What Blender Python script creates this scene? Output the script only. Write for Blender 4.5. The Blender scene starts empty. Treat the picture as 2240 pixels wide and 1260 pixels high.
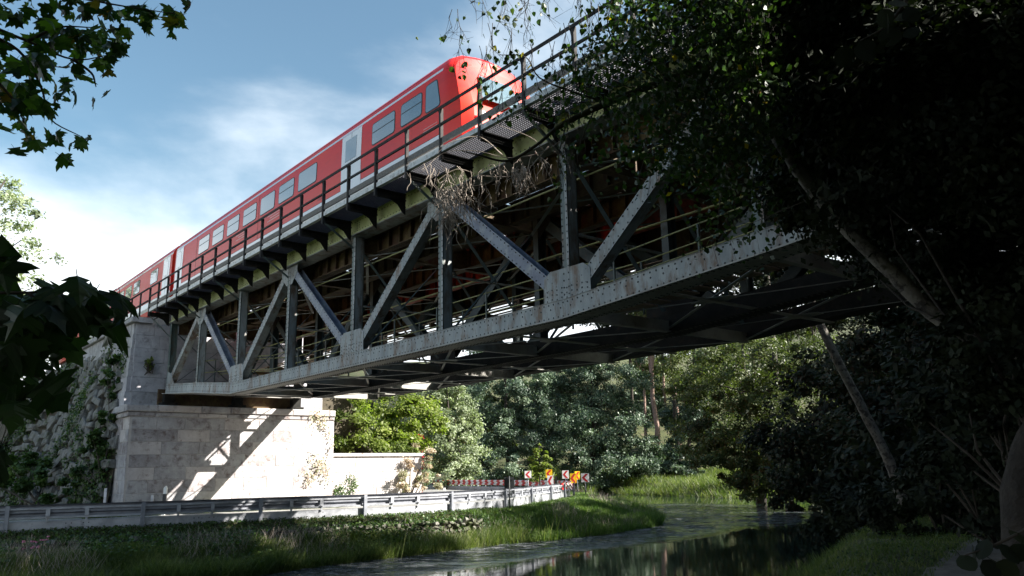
import bpy, math, random
import numpy as np
from math import radians, sin, cos, pi
rnd = random.Random(7)
nr = np.random.default_rng(11)
scene = bpy.context.scene
COL = scene.collection

# ------------------------------------------------------------------ camera
FPX = 1779.0
PITCH = math.atan(398 / 1779.0)
ROLL = radians(-1.1)
_F = np.array([0, cos(PITCH), sin(PITCH)])
_U0 = np.array([0, -sin(PITCH), cos(PITCH)])
_R0 = np.array([1.0, 0, 0])
_R = cos(ROLL) * _R0 + sin(ROLL) * _U0
_U = -sin(ROLL) * _R0 + cos(ROLL) * _U0
cam_data = bpy.data.cameras.new("camera")
cam = bpy.data.objects.new("camera", cam_data)
COL.objects.link(cam)
from mathutils import Matrix, Vector
cam.matrix_world = Matrix(((_R[0], _U[0], -_F[0], 0), (_R[1], _U[1], -_F[1], 0), (_R[2], _U[2], -_F[2], 0), (0, 0, 0, 1)))
cam_data.sensor_width = 36
cam_data.lens = FPX / 2240 * 36
cam_data.clip_start = 0.05
cam_data.clip_end = 3000
scene.camera = cam

# ------------------------------------------------------------------ world, sun, exposure
SUN_DIR = np.array([1.533, -0.298, 1.02]); SUN_DIR = SUN_DIR / np.linalg.norm(SUN_DIR)
SUN_EL = math.asin(SUN_DIR[2]); SUN_AZ = math.atan2(SUN_DIR[0], SUN_DIR[1])
world = bpy.data.worlds.new("World"); scene.world = world
world.use_nodes = True
wt = world.node_tree; wt.nodes.clear()
def wn(t, **k):
    x = wt.nodes.new(t)
    for a, b in k.items(): setattr(x, a, b)
    return x
sky = wn('ShaderNodeTexSky', sky_type='NISHITA', sun_disc=False)
sky.sun_elevation = SUN_EL; sky.sun_rotation = SUN_AZ; sky.air_density = 1.1; sky.dust_density = 2.2; sky.ozone_density = 1.3
tc = wn('ShaderNodeTexCoord')
sep = wn('ShaderNodeSeparateXYZ'); wt.links.new(tc.outputs['Generated'], sep.inputs[0])
mp = wn('ShaderNodeMapping'); mp.inputs['Scale'].default_value = (1.0, 1.0, 2.3); mp.inputs['Location'].default_value = (0.35, 0.1, 0.2); mp.inputs['Rotation'].default_value = (0, 0.25, 0)
wt.links.new(tc.outputs['Generated'], mp.inputs['Vector'])
nz = wn('ShaderNodeTexNoise'); nz.inputs['Scale'].default_value = 2.6; nz.inputs['Detail'].default_value = 9; nz.inputs['Roughness'].default_value = 0.52; nz.inputs['Distortion'].default_value = 0.15
wt.links.new(mp.outputs[0], nz.inputs['Vector'])
# more cloud towards the horizon, thin veils higher up
el = wn('ShaderNodeMapRange'); el.inputs['From Min'].default_value = 0.12; el.inputs['From Max'].default_value = 0.45; el.inputs['To Min'].default_value = 0.50; el.inputs['To Max'].default_value = -0.06
wt.links.new(sep.outputs['Z'], el.inputs['Value'])
ad = wn('ShaderNodeMath', operation='ADD'); wt.links.new(nz.outputs[0], ad.inputs[0]); wt.links.new(el.outputs[0], ad.inputs[1])
cr = wn('ShaderNodeValToRGB'); cr.color_ramp.elements[0].position = 0.50; cr.color_ramp.elements[1].position = 0.96
cr.color_ramp.interpolation = 'EASE'
wt.links.new(ad.outputs[0], cr.inputs[0])
mx = wn('ShaderNodeMixRGB'); mx.inputs['Color2'].default_value = (7.5, 7.9, 8.2, 1)
tn = wn('ShaderNodeMixRGB', blend_type='MULTIPLY'); tn.inputs['Fac'].default_value = 1; tn.inputs['Color2'].default_value = (0.85, 1.0, 0.94, 1)
wt.links.new(sky.outputs[0], tn.inputs['Color1'])
wt.links.new(cr.outputs[0], mx.inputs['Fac']); wt.links.new(tn.outputs[0], mx.inputs['Color1'])
bg = wn('ShaderNodeBackground'); bg.inputs['Strength'].default_value = 0.060
wt.links.new(mx.outputs[0], bg.inputs['Color'])
wo = wn('ShaderNodeOutputWorld'); wt.links.new(bg.outputs[0], wo.inputs[0])

sun_data = bpy.data.lights.new("sun", 'SUN'); sun_data.energy = 5.0; sun_data.angle = radians(0.5); sun_data.color = (1.0, 0.95, 0.86)
sun = bpy.data.objects.new("sun", sun_data); COL.objects.link(sun)
sun.rotation_euler = Vector(-SUN_DIR).to_track_quat('-Z', 'Y').to_euler()
scene.view_settings.view_transform = 'Standard'; scene.view_settings.look = 'None'
scene.view_settings.exposure = 1.85; scene.view_settings.gamma = 1.0; scene.view_settings.use_curve_mapping = False
cy = scene.cycles
cy.use_denoising = True
cy.max_bounces = 7; cy.diffuse_bounces = 3; cy.glossy_bounces = 3; cy.transmission_bounces = 4; cy.transparent_max_bounces = 8
cy.caustics_reflective = False; cy.caustics_refractive = False
cy.sample_clamp_indirect = 4.0

# ------------------------------------------------------------------ coordinates
_AZ = radians(-39.22)
dv = np.array([sin(_AZ), cos(_AZ), 0]); nv = np.array([dv[1], -dv[0], 0]); zv = np.array([0, 0, 1.0])
def B(s, D, z):
    """bridge frame (along, across, up) -> world"""
    return s * dv + D * nv + z * zv
def ray(x, y):
    return (x - 1120) * _R - (y - 630) * _U + FPX * _F
def at(x, y, dist):
    v = ray(x, y); return v / np.linalg.norm(v) * dist
def onz(x, y, z):
    v = ray(x, y); return v * (z / v[2])

# ------------------------------------------------------------------ materials
def M(name, c1, c2=None, scale=3.0, rough=0.6, metal=0.0, bump=0.0, bscale=None, c3=None, s3=1.0, t3=(0.5, 0.62), spec=0.5, coat=0.0, stretch=(1, 1, 1), rvar=0.0, contrast=(0.35, 0.65)):
    m = bpy.data.materials.new(name); m.use_nodes = True
    t = m.node_tree; p = t.nodes['Principled BSDF']
    p.inputs['Base Color'].default_value = (*c1, 1); p.inputs['Roughness'].default_value = rough; p.inputs['Metallic'].default_value = metal
    p.inputs['Specular IOR Level'].default_value = spec; p.inputs['Coat Weight'].default_value = coat
    g = t.nodes.new('ShaderNodeNewGeometry'); mp = t.nodes.new('ShaderNodeMapping'); mp.inputs['Scale'].default_value = stretch
    mp.inputs['Rotation'].default_value = (0, 0, -radians(129.22)) if stretch != (1, 1, 1) else (0, 0, 0)
    t.links.new(g.outputs['Position'], mp.inputs['Vector'])
    if c2 is not None:
        n = t.nodes.new('ShaderNodeTexNoise'); n.inputs['Scale'].default_value = scale; n.inputs['Detail'].default_value = 8; n.inputs['Roughness'].default_value = 0.62
        t.links.new(mp.outputs[0], n.inputs['Vector'])
        r = t.nodes.new('ShaderNodeValToRGB'); r.color_ramp.elements[0].position = contrast[0]; r.color_ramp.elements[1].position = contrast[1]
        r.color_ramp.elements[0].color = (*c1, 1); r.color_ramp.elements[1].color = (*c2, 1)
        t.links.new(n.outputs[0], r.inputs[0]); out = r.outputs[0]
        if c3 is not None:
            n3 = t.nodes.new('ShaderNodeTexNoise'); n3.inputs['Scale'].default_value = s3; n3.inputs['Detail'].default_value = 10; n3.inputs['Roughness'].default_value = 0.68
            t.links.new(mp.outputs[0], n3.inputs['Vector'])
            r3 = t.nodes.new('ShaderNodeValToRGB'); r3.color_ramp.elements[0].position = t3[0]; r3.color_ramp.elements[1].position = t3[1]
            t.links.new(n3.outputs[0], r3.inputs[0])
            x = t.nodes.new('ShaderNodeMixRGB'); t.links.new(r3.outputs[0], x.inputs['Fac']); t.links.new(out, x.inputs['Color1']); x.inputs['Color2'].default_value = (*c3, 1)
            out = x.outputs[0]
        t.links.new(out, p.inputs['Base Color'])
        if rvar:
            rr = t.nodes.new('ShaderNodeMapRange'); rr.inputs['To Min'].default_value = rough - rvar; rr.inputs['To Max'].default_value = rough + rvar
            t.links.new(n.outputs[0], rr.inputs['Value']); t.links.new(rr.outputs[0], p.inputs['Roughness'])
    if bump:
        nb = t.nodes.new('ShaderNodeTexNoise'); nb.inputs['Scale'].default_value = bscale or scale * 4; nb.inputs['Detail'].default_value = 6
        t.links.new(mp.outputs[0], nb.inputs['Vector'])
        b = t.nodes.new('ShaderNodeBump'); b.inputs['Strength'].default_value = bump; b.inputs['Distance'].default_value = 0.03
        t.links.new(nb.outputs[0], b.inputs['Height']); t.links.new(b.outputs[0], p.inputs['Normal'])
    return m

def leaf_mat(name, dark, mid, light, trans=0.35, rough=0.45, odd=None, tcol=None):
    """per-leaf colour from the 'tint' attribute, part of the light passes through"""
    m = bpy.data.materials.new(name); m.use_nodes = True
    t = m.node_tree; p = t.nodes['Principled BSDF']; p.inputs['Roughness'].default_value = rough; p.inputs['Specular IOR Level'].default_value = 0.35
    a = t.nodes.new('ShaderNodeAttribute'); a.attribute_name = 'tint'
    oi = t.nodes.new('ShaderNodeObjectInfo')
    ad = t.nodes.new('ShaderNodeMath'); ad.operation = 'ADD'; t.links.new(a.outputs['Fac'], ad.inputs[0])
    so = t.nodes.new('ShaderNodeAttribute'); so.attribute_name = 'solo'
    ml = t.nodes.new('ShaderNodeMath'); ml.operation = 'MULTIPLY_ADD'; ml.inputs[1].default_value = 0.98; ml.inputs[2].default_value = -0.49
    m2 = t.nodes.new('ShaderNodeMath'); m2.operation = 'MULTIPLY'; t.links.new(so.outputs['Fac'], m2.inputs[1])
    t.links.new(oi.outputs['Random'], ml.inputs[0]); t.links.new(ml.outputs[0], m2.inputs[0]); t.links.new(m2.outputs[0], ad.inputs[1])
    r = t.nodes.new('ShaderNodeValToRGB'); e = r.color_ramp.elements
    e[0].position = 0.1; e[0].color = (*dark, 1); e[1].position = 0.9; e[1].color = (*light, 1)
    k = e.new(0.5); k.color = (*mid, 1)
    if odd: k = e.new(0.985); k.color = (*odd, 1)
    t.links.new(ad.outputs[0], r.inputs[0]); t.links.new(r.outputs[0], p.inputs['Base Color'])
    tr = t.nodes.new('ShaderNodeBsdfTranslucent')
    g = t.nodes.new('ShaderNodeMixRGB'); g.blend_type = 'MULTIPLY'; g.inputs['Fac'].default_value = 1; g.inputs['Color2'].default_value = (*(tcol or (1.7, 2.1, 0.7)), 1)
    t.links.new(r.outputs[0], g.inputs['Color1']); t.links.new(g.outputs[0], tr.inputs['Color'])
    x = t.nodes.new('ShaderNodeMixShader'); x.inputs[0].default_value = trans
    t.links.new(p.outputs[0], x.inputs[1]); t.links.new(tr.outputs[0], x.inputs[2])
    t.links.new(x.outputs[0], t.nodes['Material Output'].inputs['Surface'])
    return m

MT = {}
MT['chord_green'] = M('green_bridge_paint', (0.42, 0.47, 0.20), (0.52, 0.56, 0.30), 2.5, 0.55, c3=(0.14, 0.10, 0.05), s3=5, t3=(0.56, 0.72), bump=0.15, bscale=30)
MT['steel'] = M('grey_green_steel_paint', (0.21, 0.235, 0.245), (0.37, 0.395, 0.395), 3.0, 0.55, c3=(0.15, 0.095, 0.06), s3=3.4, t3=(0.49, 0.64), stretch=(1, 1, 0.35), bump=0.2, bscale=35)
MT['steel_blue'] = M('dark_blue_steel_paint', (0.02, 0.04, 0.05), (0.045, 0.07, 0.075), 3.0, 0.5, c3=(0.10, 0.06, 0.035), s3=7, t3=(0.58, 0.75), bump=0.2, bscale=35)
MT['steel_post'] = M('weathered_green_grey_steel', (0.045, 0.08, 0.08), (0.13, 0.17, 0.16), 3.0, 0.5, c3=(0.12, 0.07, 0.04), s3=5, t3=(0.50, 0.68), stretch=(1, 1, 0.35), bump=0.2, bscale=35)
MT['steel_dark'] = M('dark_shaded_steel_paint', (0.009, 0.010, 0.010), (0.024, 0.023, 0.021), 4.0, 0.8, spec=0.2, c3=(0.08, 0.045, 0.025), s3=8, t3=(0.58, 0.75), bump=0.2, bscale=40)
MT['rivet'] = M('grimy_shadowed_rivet', (0.03, 0.032, 0.034), (0.06, 0.06, 0.06), 9, 0.6)  # dark tone holds both grime and the rivets' own small shadows
MT['rivet_pale'] = M('weathered_rivet', (0.10, 0.10, 0.095), (0.16, 0.16, 0.15), 9, 0.6)
MT['under'] = M('bounce_lit_flange_paint', (0.28, 0.27, 0.25), (0.42, 0.41, 0.38), 3, 0.6, c3=(0.16, 0.12, 0.09), s3=4, t3=(0.55, 0.75), bump=0.2)  # paleness puts light bounced up from water and grass into the colour
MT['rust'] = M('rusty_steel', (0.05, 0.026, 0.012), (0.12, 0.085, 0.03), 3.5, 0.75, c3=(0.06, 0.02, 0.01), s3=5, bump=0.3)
MT['red_primer'] = M('red_primer_steel', (0.40, 0.075, 0.03), (0.30, 0.05, 0.03), 3, 0.65, c3=(0.12, 0.05, 0.03), s3=6)
MT['yellow_rail'] = M('yellow_green_rail_paint', (0.32, 0.33, 0.12), (0.24, 0.24, 0.10), 6, 0.5)
MT['rail_steel'] = M('rail_steel', (0.20, 0.12, 0.07), (0.12, 0.07, 0.04), 8, 0.6)
MT['sleeper'] = M('dark_timber', (0.06, 0.045, 0.035), (0.13, 0.10, 0.075), 4, 0.8, stretch=(6, 1, 6), bump=0.3)
MT['plank'] = M('pale_worn_timber', (0.28, 0.19, 0.13), (0.42, 0.33, 0.26), 5, 0.8, c3=(0.14, 0.08, 0.05), s3=5, stretch=(0.5, 5, 5), bump=0.3)
MT['grey_timber'] = M('grey_brown_timber', (0.13, 0.115, 0.105), (0.24, 0.22, 0.205), 5, 0.8, stretch=(0.4, 6, 6), bump=0.3)
MT['grating'] = M('dull_walkway_grating', (0.055, 0.055, 0.085), (0.09, 0.09, 0.12), 5, 0.6)
MT['white_edge'] = M('pale_edge_channel', (0.55, 0.57, 0.57), (0.68, 0.69, 0.68), 4, 0.5, c3=(0.35, 0.33, 0.30), s3=6)
MT['railing'] = M('dark_railing_paint', (0.03, 0.03, 0.032), (0.06, 0.055, 0.055), 5, 0.75, spec=0.15, c3=(0.13, 0.09, 0.07), s3=8, t3=(0.55, 0.75))
MT['stone'] = M('pier_sandstone', (0.29, 0.275, 0.285), (0.44, 0.425, 0.43), 2.2, 0.85, c3=(0.15, 0.12, 0.12), s3=3.2, t3=(0.52, 0.70), bump=0.7, bscale=14)
MT['stone2'] = M('pier_sandstone_dark', (0.24, 0.22, 0.225), (0.38, 0.355, 0.36), 3.1, 0.85, c3=(0.12, 0.08, 0.07), s3=4, t3=(0.50, 0.68), bump=0.7, bscale=16)
MT['stone3'] = M('pier_sandstone_pale', (0.42, 0.375, 0.365), (0.54, 0.50, 0.49), 2.7, 0.85, c3=(0.20, 0.15, 0.13), s3=5, t3=(0.55, 0.72), bump=0.6, bscale=18)
MT['mortar'] = M('pale_mortar', (0.42, 0.38, 0.36), (0.52, 0.48, 0.46), 6, 0.9, bump=0.4)
MT['upper'] = M('grey_limestone', (0.34, 0.33, 0.36), (0.50, 0.49, 0.52), 1.8, 0.85, c3=(0.17, 0.155, 0.165), s3=2.6, t3=(0.54, 0.72), bump=0.6, bscale=12)
MT['upper2'] = M('grey_limestone_dark', (0.30, 0.29, 0.30), (0.45, 0.44, 0.46), 2.4, 0.85, c3=(0.15, 0.14, 0.145), s3=3.4, t3=(0.52, 0.70), bump=0.6, bscale=15)
MT['rubble'] = M('rubble_limestone', (0.10, 0.098, 0.092), (0.22, 0.215, 0.205), 3.5, 0.9, c3=(0.08, 0.09, 0.05), s3=3, t3=(0.50, 0.68), bump=0.8, bscale=14)
MT['earth'] = M('dark_earth', (0.045, 0.038, 0.026), (0.085, 0.07, 0.048), 3, 0.95, bump=0.6)
MT['asphalt'] = M('worn_asphalt', (0.19, 0.187, 0.18), (0.26, 0.255, 0.245), 1.2, 0.85, bump=0.3, bscale=60)
MT['galv'] = M('galvanised_steel', (0.30, 0.31, 0.34), (0.48, 0.49, 0.53), 2.2, 0.42, metal=0.35, c3=(0.16, 0.16, 0.17), s3=3.5, t3=(0.56, 0.76), bump=0.1, bscale=8, rvar=0.08)
MT['galv_dark'] = M('dull_shaded_galvanised_steel', (0.20, 0.21, 0.24), (0.30, 0.31, 0.35), 3, 0.5, metal=0.3)
MT['train_red'] = M('glossy_red_paint', (0.74, 0.012, 0.022), (0.80, 0.05, 0.015), 0.35, 0.38, spec=0.3, coat=0.06, c3=(0.55, 0.02, 0.03), s3=1.4, t3=(0.5, 0.85), stretch=(0.25, 1, 2.5), rvar=0.1)
MT['train_white'] = M('glossy_white_paint', (0.72, 0.73, 0.76), (0.80, 0.80, 0.82), 0.8, 0.25, coat=0.6)
MT['train_grey'] = M('dark_underframe', (0.05, 0.05, 0.055), (0.09, 0.09, 0.09), 3, 0.6)
MT['glass'] = M('tinted_train_glass', (0.10, 0.15, 0.18), (0.13, 0.19, 0.22), 1.0, 0.05, spec=1.0, coat=1.0)
MT['rubber'] = M('black_rubber', (0.02, 0.02, 0.022), (0.03, 0.03, 0.03), 5, 0.6)
MT['black'] = M('black_paint', (0.018, 0.02, 0.022), (0.03, 0.032, 0.035), 5, 0.5)
MT['white'] = M('white_paint', (0.75, 0.75, 0.74), (0.82, 0.82, 0.80), 3, 0.45)
MT['red'] = M('red_paint', (0.58, 0.02, 0.03), (0.50, 0.03, 0.03), 5, 0.45)
MT['yellow'] = M('yellow_paint', (0.85, 0.55, 0.01), (0.80, 0.48, 0.01), 5, 0.45)
MT['bark_birch'] = M('birch_bark', (0.20, 0.185, 0.16), (0.10, 0.09, 0.08), 6, 0.85, c3=(0.035, 0.03, 0.028), s3=7, t3=(0.50, 0.58), bump=0.8, bscale=18)
MT['bark'] = M('dark_bark', (0.018, 0.014, 0.011), (0.045, 0.036, 0.028), 6, 0.9, bump=0.9, bscale=22)
MT['bark_moss'] = M('mossy_bark', (0.035, 0.03, 0.018), (0.06, 0.065, 0.02), 6, 0.9, bump=0.9, bscale=22)
MT['bark_pine'] = M('pine_bark', (0.20, 0.12, 0.09), (0.30, 0.21, 0.18), 5, 0.9, bump=0.8)
MT['twig'] = M('pale_dead_twig', (0.42, 0.36, 0.31), (0.22, 0.18, 0.15), 12, 0.8)
MT['twig_dark'] = M('dark_twig', (0.035, 0.028, 0.022), (0.07, 0.055, 0.04), 12, 0.8)
MT['path'] = M('gravel_path', (0.13, 0.115, 0.10), (0.22, 0.20, 0.18), 5, 0.95, bump=0.8, bscale=40)
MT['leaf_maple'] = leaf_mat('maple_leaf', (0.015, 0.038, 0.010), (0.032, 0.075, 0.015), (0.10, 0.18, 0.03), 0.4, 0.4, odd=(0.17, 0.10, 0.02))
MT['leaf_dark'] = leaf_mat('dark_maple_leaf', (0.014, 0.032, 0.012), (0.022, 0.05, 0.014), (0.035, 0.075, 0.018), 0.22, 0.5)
MT['leaf_birch'] = leaf_mat('birch_leaf', (0.016, 0.036, 0.012), (0.03, 0.06, 0.018), (0.065, 0.10, 0.028), 0.3, 0.42, odd=(0.35, 0.25, 0.02))
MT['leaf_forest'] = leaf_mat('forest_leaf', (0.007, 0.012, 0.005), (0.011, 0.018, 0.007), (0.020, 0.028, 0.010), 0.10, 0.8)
MT['leaf_bright'] = leaf_mat('bright_bush_leaf', (0.06, 0.085, 0.020), (0.13, 0.165, 0.035), (0.24, 0.27, 0.08), 0.4, 0.5)
MT['leaf_pale'] = leaf_mat('haze_paled_leaf', (0.11, 0.14, 0.08), (0.22, 0.26, 0.16), (0.38, 0.42, 0.30), 0.35, 0.5, tcol=(1.3, 1.5, 0.8))  # leaf colour lightened in place of haze over the far trees
MT['leaf_teal'] = leaf_mat('cool_green_leaf', (0.035, 0.06, 0.042), (0.08, 0.115, 0.08), (0.18, 0.23, 0.16), 0.25, 0.45, tcol=(1.2, 1.5, 0.8))  # cool green, lifted in colour to imitate the haze
MT['leaf_olive'] = leaf_mat('olive_leaf', (0.035, 0.045, 0.015), (0.06, 0.078, 0.022), (0.11, 0.13, 0.045), 0.25, 0.5)
MT['leaf_ivy'] = leaf_mat('ivy_leaf', (0.02, 0.045, 0.015), (0.04, 0.08, 0.02), (0.08, 0.13, 0.03), 0.25, 0.45)
MT['leaf_ivy_red'] = leaf_mat('turning_creeper_leaf', (0.20, 0.24, 0.12), (0.42, 0.36, 0.28), (0.60, 0.52, 0.44), 0.3, 0.5, tcol=(1.4, 1.2, 0.8))
MT['leaf_red'] = leaf_mat('red_creeper_leaf', (0.22, 0.015, 0.02), (0.35, 0.02, 0.03), (0.45, 0.05, 0.05), 0.35, 0.5, tcol=(1.5, 0.8, 0.7))
MT['grass'] = leaf_mat('grass_blade', (0.035, 0.06, 0.016), (0.075, 0.105, 0.028), (0.20, 0.21, 0.085), 0.35, 0.5)
MT['grass_vivid'] = leaf_mat('lush_grass_blade', (0.03, 0.06, 0.016), (0.06, 0.11, 0.028), (0.16, 0.20, 0.06), 0.35, 0.5)
MT['moss'] = leaf_mat('moss_tuft', (0.025, 0.03, 0.010), (0.045, 0.052, 0.014), (0.08, 0.085, 0.025), 0.2, 0.8)

# ------------------------------------------------------------------ mesh helpers
WLOC = {}
def setp(o, label=None, cat=None, group=None, kind=None):
    if label: o['label'] = label
    if cat: o['category'] = cat
    if group: o['group'] = group
    if kind: o['kind'] = kind
    return o
def root(name, loc, label, cat, group=None):
    o = bpy.data.objects.new(name, None); COL.objects.link(o); o.empty_display_size = 0.3
    o.location = Vector(loc); WLOC[o.name] = np.array(loc, float)
    return setp(o, label, cat, group)
class MB:
    def __init__(s): s.v = []; s.f = []; s.n = 0; s.mi = []; s.cur = 0
    def add(s, vs, fs):
        s.v.extend([tuple(map(float, p)) for p in vs]); s.f.extend([tuple(i + s.n for i in f) for f in fs]); s.mi.extend([s.cur] * len(fs)); s.n += len(vs); return s
    def box(s, c, a, b, d):
        c = np.asarray(c, float); vs = [c + i * a + j * b + k * d for i in (-1, 1) for j in (-1, 1) for k in (-1, 1)]
        fs = [(0, 1, 3, 2), (4, 6, 7, 5), (0, 4, 5, 1), (2, 3, 7, 6), (0, 2, 6, 4), (1, 5, 7, 3)]
        if np.dot(np.cross(a, b), d) < 0: fs = [f[::-1] for f in fs]
        return s.add(vs, fs)
    def bbox(s, s0, s1, D0, D1, z0, z1):
        return s.box(B((s0 + s1) / 2, (D0 + D1) / 2, (z0 + z1) / 2), dv * (s1 - s0) / 2, nv * (D1 - D0) / 2, zv * (z1 - z0) / 2)
    def beam(s, p, q, side, w, h):
        """bar from p to q, w wide along side, h across"""
        p = np.asarray(p, float); q = np.asarray(q, float); t = (q - p); L = np.linalg.norm(t); t = t / L
        side = np.asarray(side, float); side = side - t * (side @ t); side = side / np.linalg.norm(side); u = np.cross(t, side)
        return s.box((p + q) / 2, t * L / 2, side * w / 2, u * h / 2)
    def chamfer(s, c, a, b, d, k=0.02, jit=0.0):
        """block with chamfered edges: half vectors a, b, d; d is the outward direction"""
        la, lb = np.linalg.norm(a), np.linalg.norm(b); ia = a * (1 - k / la); ib = b * (1 - k / lb); dn = d / np.linalg.norm(d)
        j = lambda: (rnd.uniform(-jit, jit)) * dn
        vs = []
        for (i, l) in ((-1, -1), (1, -1), (1, 1), (-1, 1)): vs.append(c - d + i * a + l * b)
        for (i, l) in ((-1, -1), (1, -1), (1, 1), (-1, 1)): vs.append(c + d - dn * k + i * a + l * b)
        for (i, l) in ((-1, -1), (1, -1), (1, 1), (-1, 1)): vs.append(c + d + i * ia + l * ib + j())
        fs = [(0, 1, 5, 4), (1, 2, 6, 5), (2, 3, 7, 6), (3, 0, 4, 7), (4, 5, 9, 8), (5, 6, 10, 9), (6, 7, 11, 10), (7, 4, 8, 11), (8, 9, 10, 11), (3, 2, 1, 0)]
        if np.dot(np.cross(a, b), d) < 0: fs = [f[::-1] for f in fs]
        return s.add(vs, fs)
    def tube(s, pts, rad, seg=8, cap=True, wob=0.0):
        pts = [np.asarray(p, float) for p in pts]; k = len(pts)
        rad = [rad] * k if np.isscalar(rad) else rad
        vs = []; ref = None
        for i, p in enumerate(pts):
            t = pts[min(i + 1, k - 1)] - pts[max(i - 1, 0)]; t = t / (np.linalg.norm(t) + 1e-9)
            if ref is None: ref = np.array([0, 0, 1.0]) if abs(t[2]) < 0.9 else np.array([1.0, 0, 0])
            u = ref - t * (ref @ t); u /= np.linalg.norm(u); w = np.cross(t, u); ref = u
            for j in range(seg):
                a = 2 * pi * j / seg; r = rad[i] * (1 + (rnd.uniform(-wob, wob) if wob else 0))
                vs.append(p + r * (cos(a) * u + sin(a) * w))
        fs = [(i * seg + j, i * seg + (j + 1) % seg, (i + 1) * seg + (j + 1) % seg, (i + 1) * seg + j) for i in range(k - 1) for j in range(seg)]
        if cap: fs += [tuple(range(seg))[::-1], tuple((k - 1) * seg + j for j in range(seg))]
        return s.add(vs, fs)
    def poly(s, pts, t):
        """flat outline pts extruded by vector t"""
        n = len(pts); pts = [np.asarray(p, float) for p in pts]
        nrm = sum((np.cross(pts[i] - pts[0], pts[(i + 1) % n] - pts[0]) for i in range(1, n - 1)), np.zeros(3))
        fl = np.dot(nrm, t) > 0
        vs = pts + [p + t for p in pts]
        fs = [tuple(range(n)), tuple(range(2 * n - 1, n - 1, -1))] + [(i, i + n, (i + 1) % n + n, (i + 1) % n) for i in range(n)]
        if fl: fs = [f[::-1] for f in fs]
        return s.add(vs, fs)
    def build(s, name, mat, parent=None, smooth=False, mats=None, **kw):
        v = np.array(s.v); o0 = (v.min(0) + v.max(0)) / 2
        me = bpy.data.meshes.new(name); me.from_pydata((v - o0).tolist(), [], s.f)
        for m in (mats or [mat]): me.materials.append(m)
        if mats: me.polygons.foreach_set('material_index', s.mi)
        if smooth: me.polygons.foreach_set('use_smooth', [True] * len(me.polygons))
        me.update()
        return place(name, me, o0, parent, **kw)
def place(name, me, wloc, parent=None, rot=None, scale=None, **kw):
    o = bpy.data.objects.new(name, me); COL.objects.link(o)
    WLOC[o.name] = np.array(wloc, float)
    pl = WLOC[parent.name] if parent else np.zeros(3)
    o.parent = parent; o.location = Vector(WLOC[o.name] - pl)
    if rot is not None: o.rotation_euler = rot
    if scale is not None: o.scale = scale
    return setp(o, **kw)

def quads(name, C, N, size, asp, mat, parent=None, tint=None, fold=0.0, **kw):
    """many rhombic leaves: centres C, normals N, sizes; one joined mesh"""
    n = len(C); C = np.asarray(C, float); N = N / (np.linalg.norm(N, axis=1, keepdims=True) + 1e-9)
    r = nr.normal(size=(n, 3)); a = np.cross(N, r); a /= (np.linalg.norm(a, axis=1, keepdims=True) + 1e-9); b = np.cross(N, a)
    size = np.broadcast_to(np.asarray(size, float), (n,))[:, None]
    V = np.empty((n, 4, 3)); V[:, 0] = C - a * size; V[:, 2] = C + a * size
    V[:, 1] = C - b * size * asp + N * size * fold; V[:, 3] = C + b * size * asp + N * size * fold
    return rawquads(name, V.reshape(-1, 3), n, mat, parent, tint, **kw)
def rawquads(name, V, n, mat, parent=None, tint=None, **kw):
    o0 = (V.min(0) + V.max(0)) / 2
    me = bpy.data.meshes.new(name)
    me.vertices.add(4 * n); me.vertices.foreach_set('co', (V - o0).astype(np.float32).ravel())
    me.loops.add(4 * n); me.loops.foreach_set('vertex_index', np.arange(4 * n, dtype=np.int32))
    me.polygons.add(n); me.polygons.foreach_set('loop_start', np.arange(0, 4 * n, 4, dtype=np.int32)); me.polygons.foreach_set('loop_total', np.full(n, 4, dtype=np.int32))
    me.materials.append(mat)
    at_ = me.attributes.new('tint', 'FLOAT', 'POINT')
    t = nr.random(n) if tint is None else np.asarray(tint)
    at_.data.foreach_set('value', np.repeat(t, 4).astype(np.float32))
    me.update(); me.validate()
    return place(name, me, o0, parent, **kw)

def smooth(a, b, x):
    t = np.clip((x - a) / (b - a), 0, 1); return t * t * (3 - 2 * t)

def crown_points(blobs, n, clumps=None, hollow=0.45, crad=0.19, flat=0.7, droop=0.0):
    """leaf centres in ragged clumps through ellipsoids: blobs = [(centre, (rx,ry,rz), weight)]"""
    W = np.array([b[2] for b in blobs], float); W /= W.sum()
    P = []; Nn = []; T = []; CC = []
    for (c, r, w), wi in zip(blobs, W):
        r = np.array(r, float); k = max(6, int((clumps or 60) * wi)); m = int(n * wi / k)
        d = nr.normal(size=(k, 3)); d /= np.linalg.norm(d, axis=1, keepdims=True)
        rr = hollow + (1 - hollow) * nr.random(k) ** 0.6; rr *= 1 + 0.18 * nr.normal(size=k) * (nr.random(k) < 0.35)
        cc = np.asarray(c) + d * rr[:, None] * r
        CC.append(cc)
        cr_ = crad * r.mean() * (0.6 + 0.8 * nr.random(k))
        for i in range(k):
            mm = int(m * (0.5 + nr.random()))
            q = nr.normal(size=(mm, 3)) * 0.5; q[:, 2] *= flat
            p = cc[i] + q * cr_[i]
            if droop: p[:, 2] -= droop * nr.random(mm) ** 2 * cr_[i] * 2
            P.append(p); nn_ = d[i] * 0.7 + np.array([0, 0, 0.6]) + nr.normal(size=(mm, 3)) * 0.65
            Nn.append(nn_); T.append(np.clip(0.5 + 0.22 * nr.normal() + 0.16 * nr.normal(size=mm), 0.02, 0.95))
    return np.concatenate(P), np.concatenate(Nn), np.concatenate(T), np.concatenate(CC)

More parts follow.
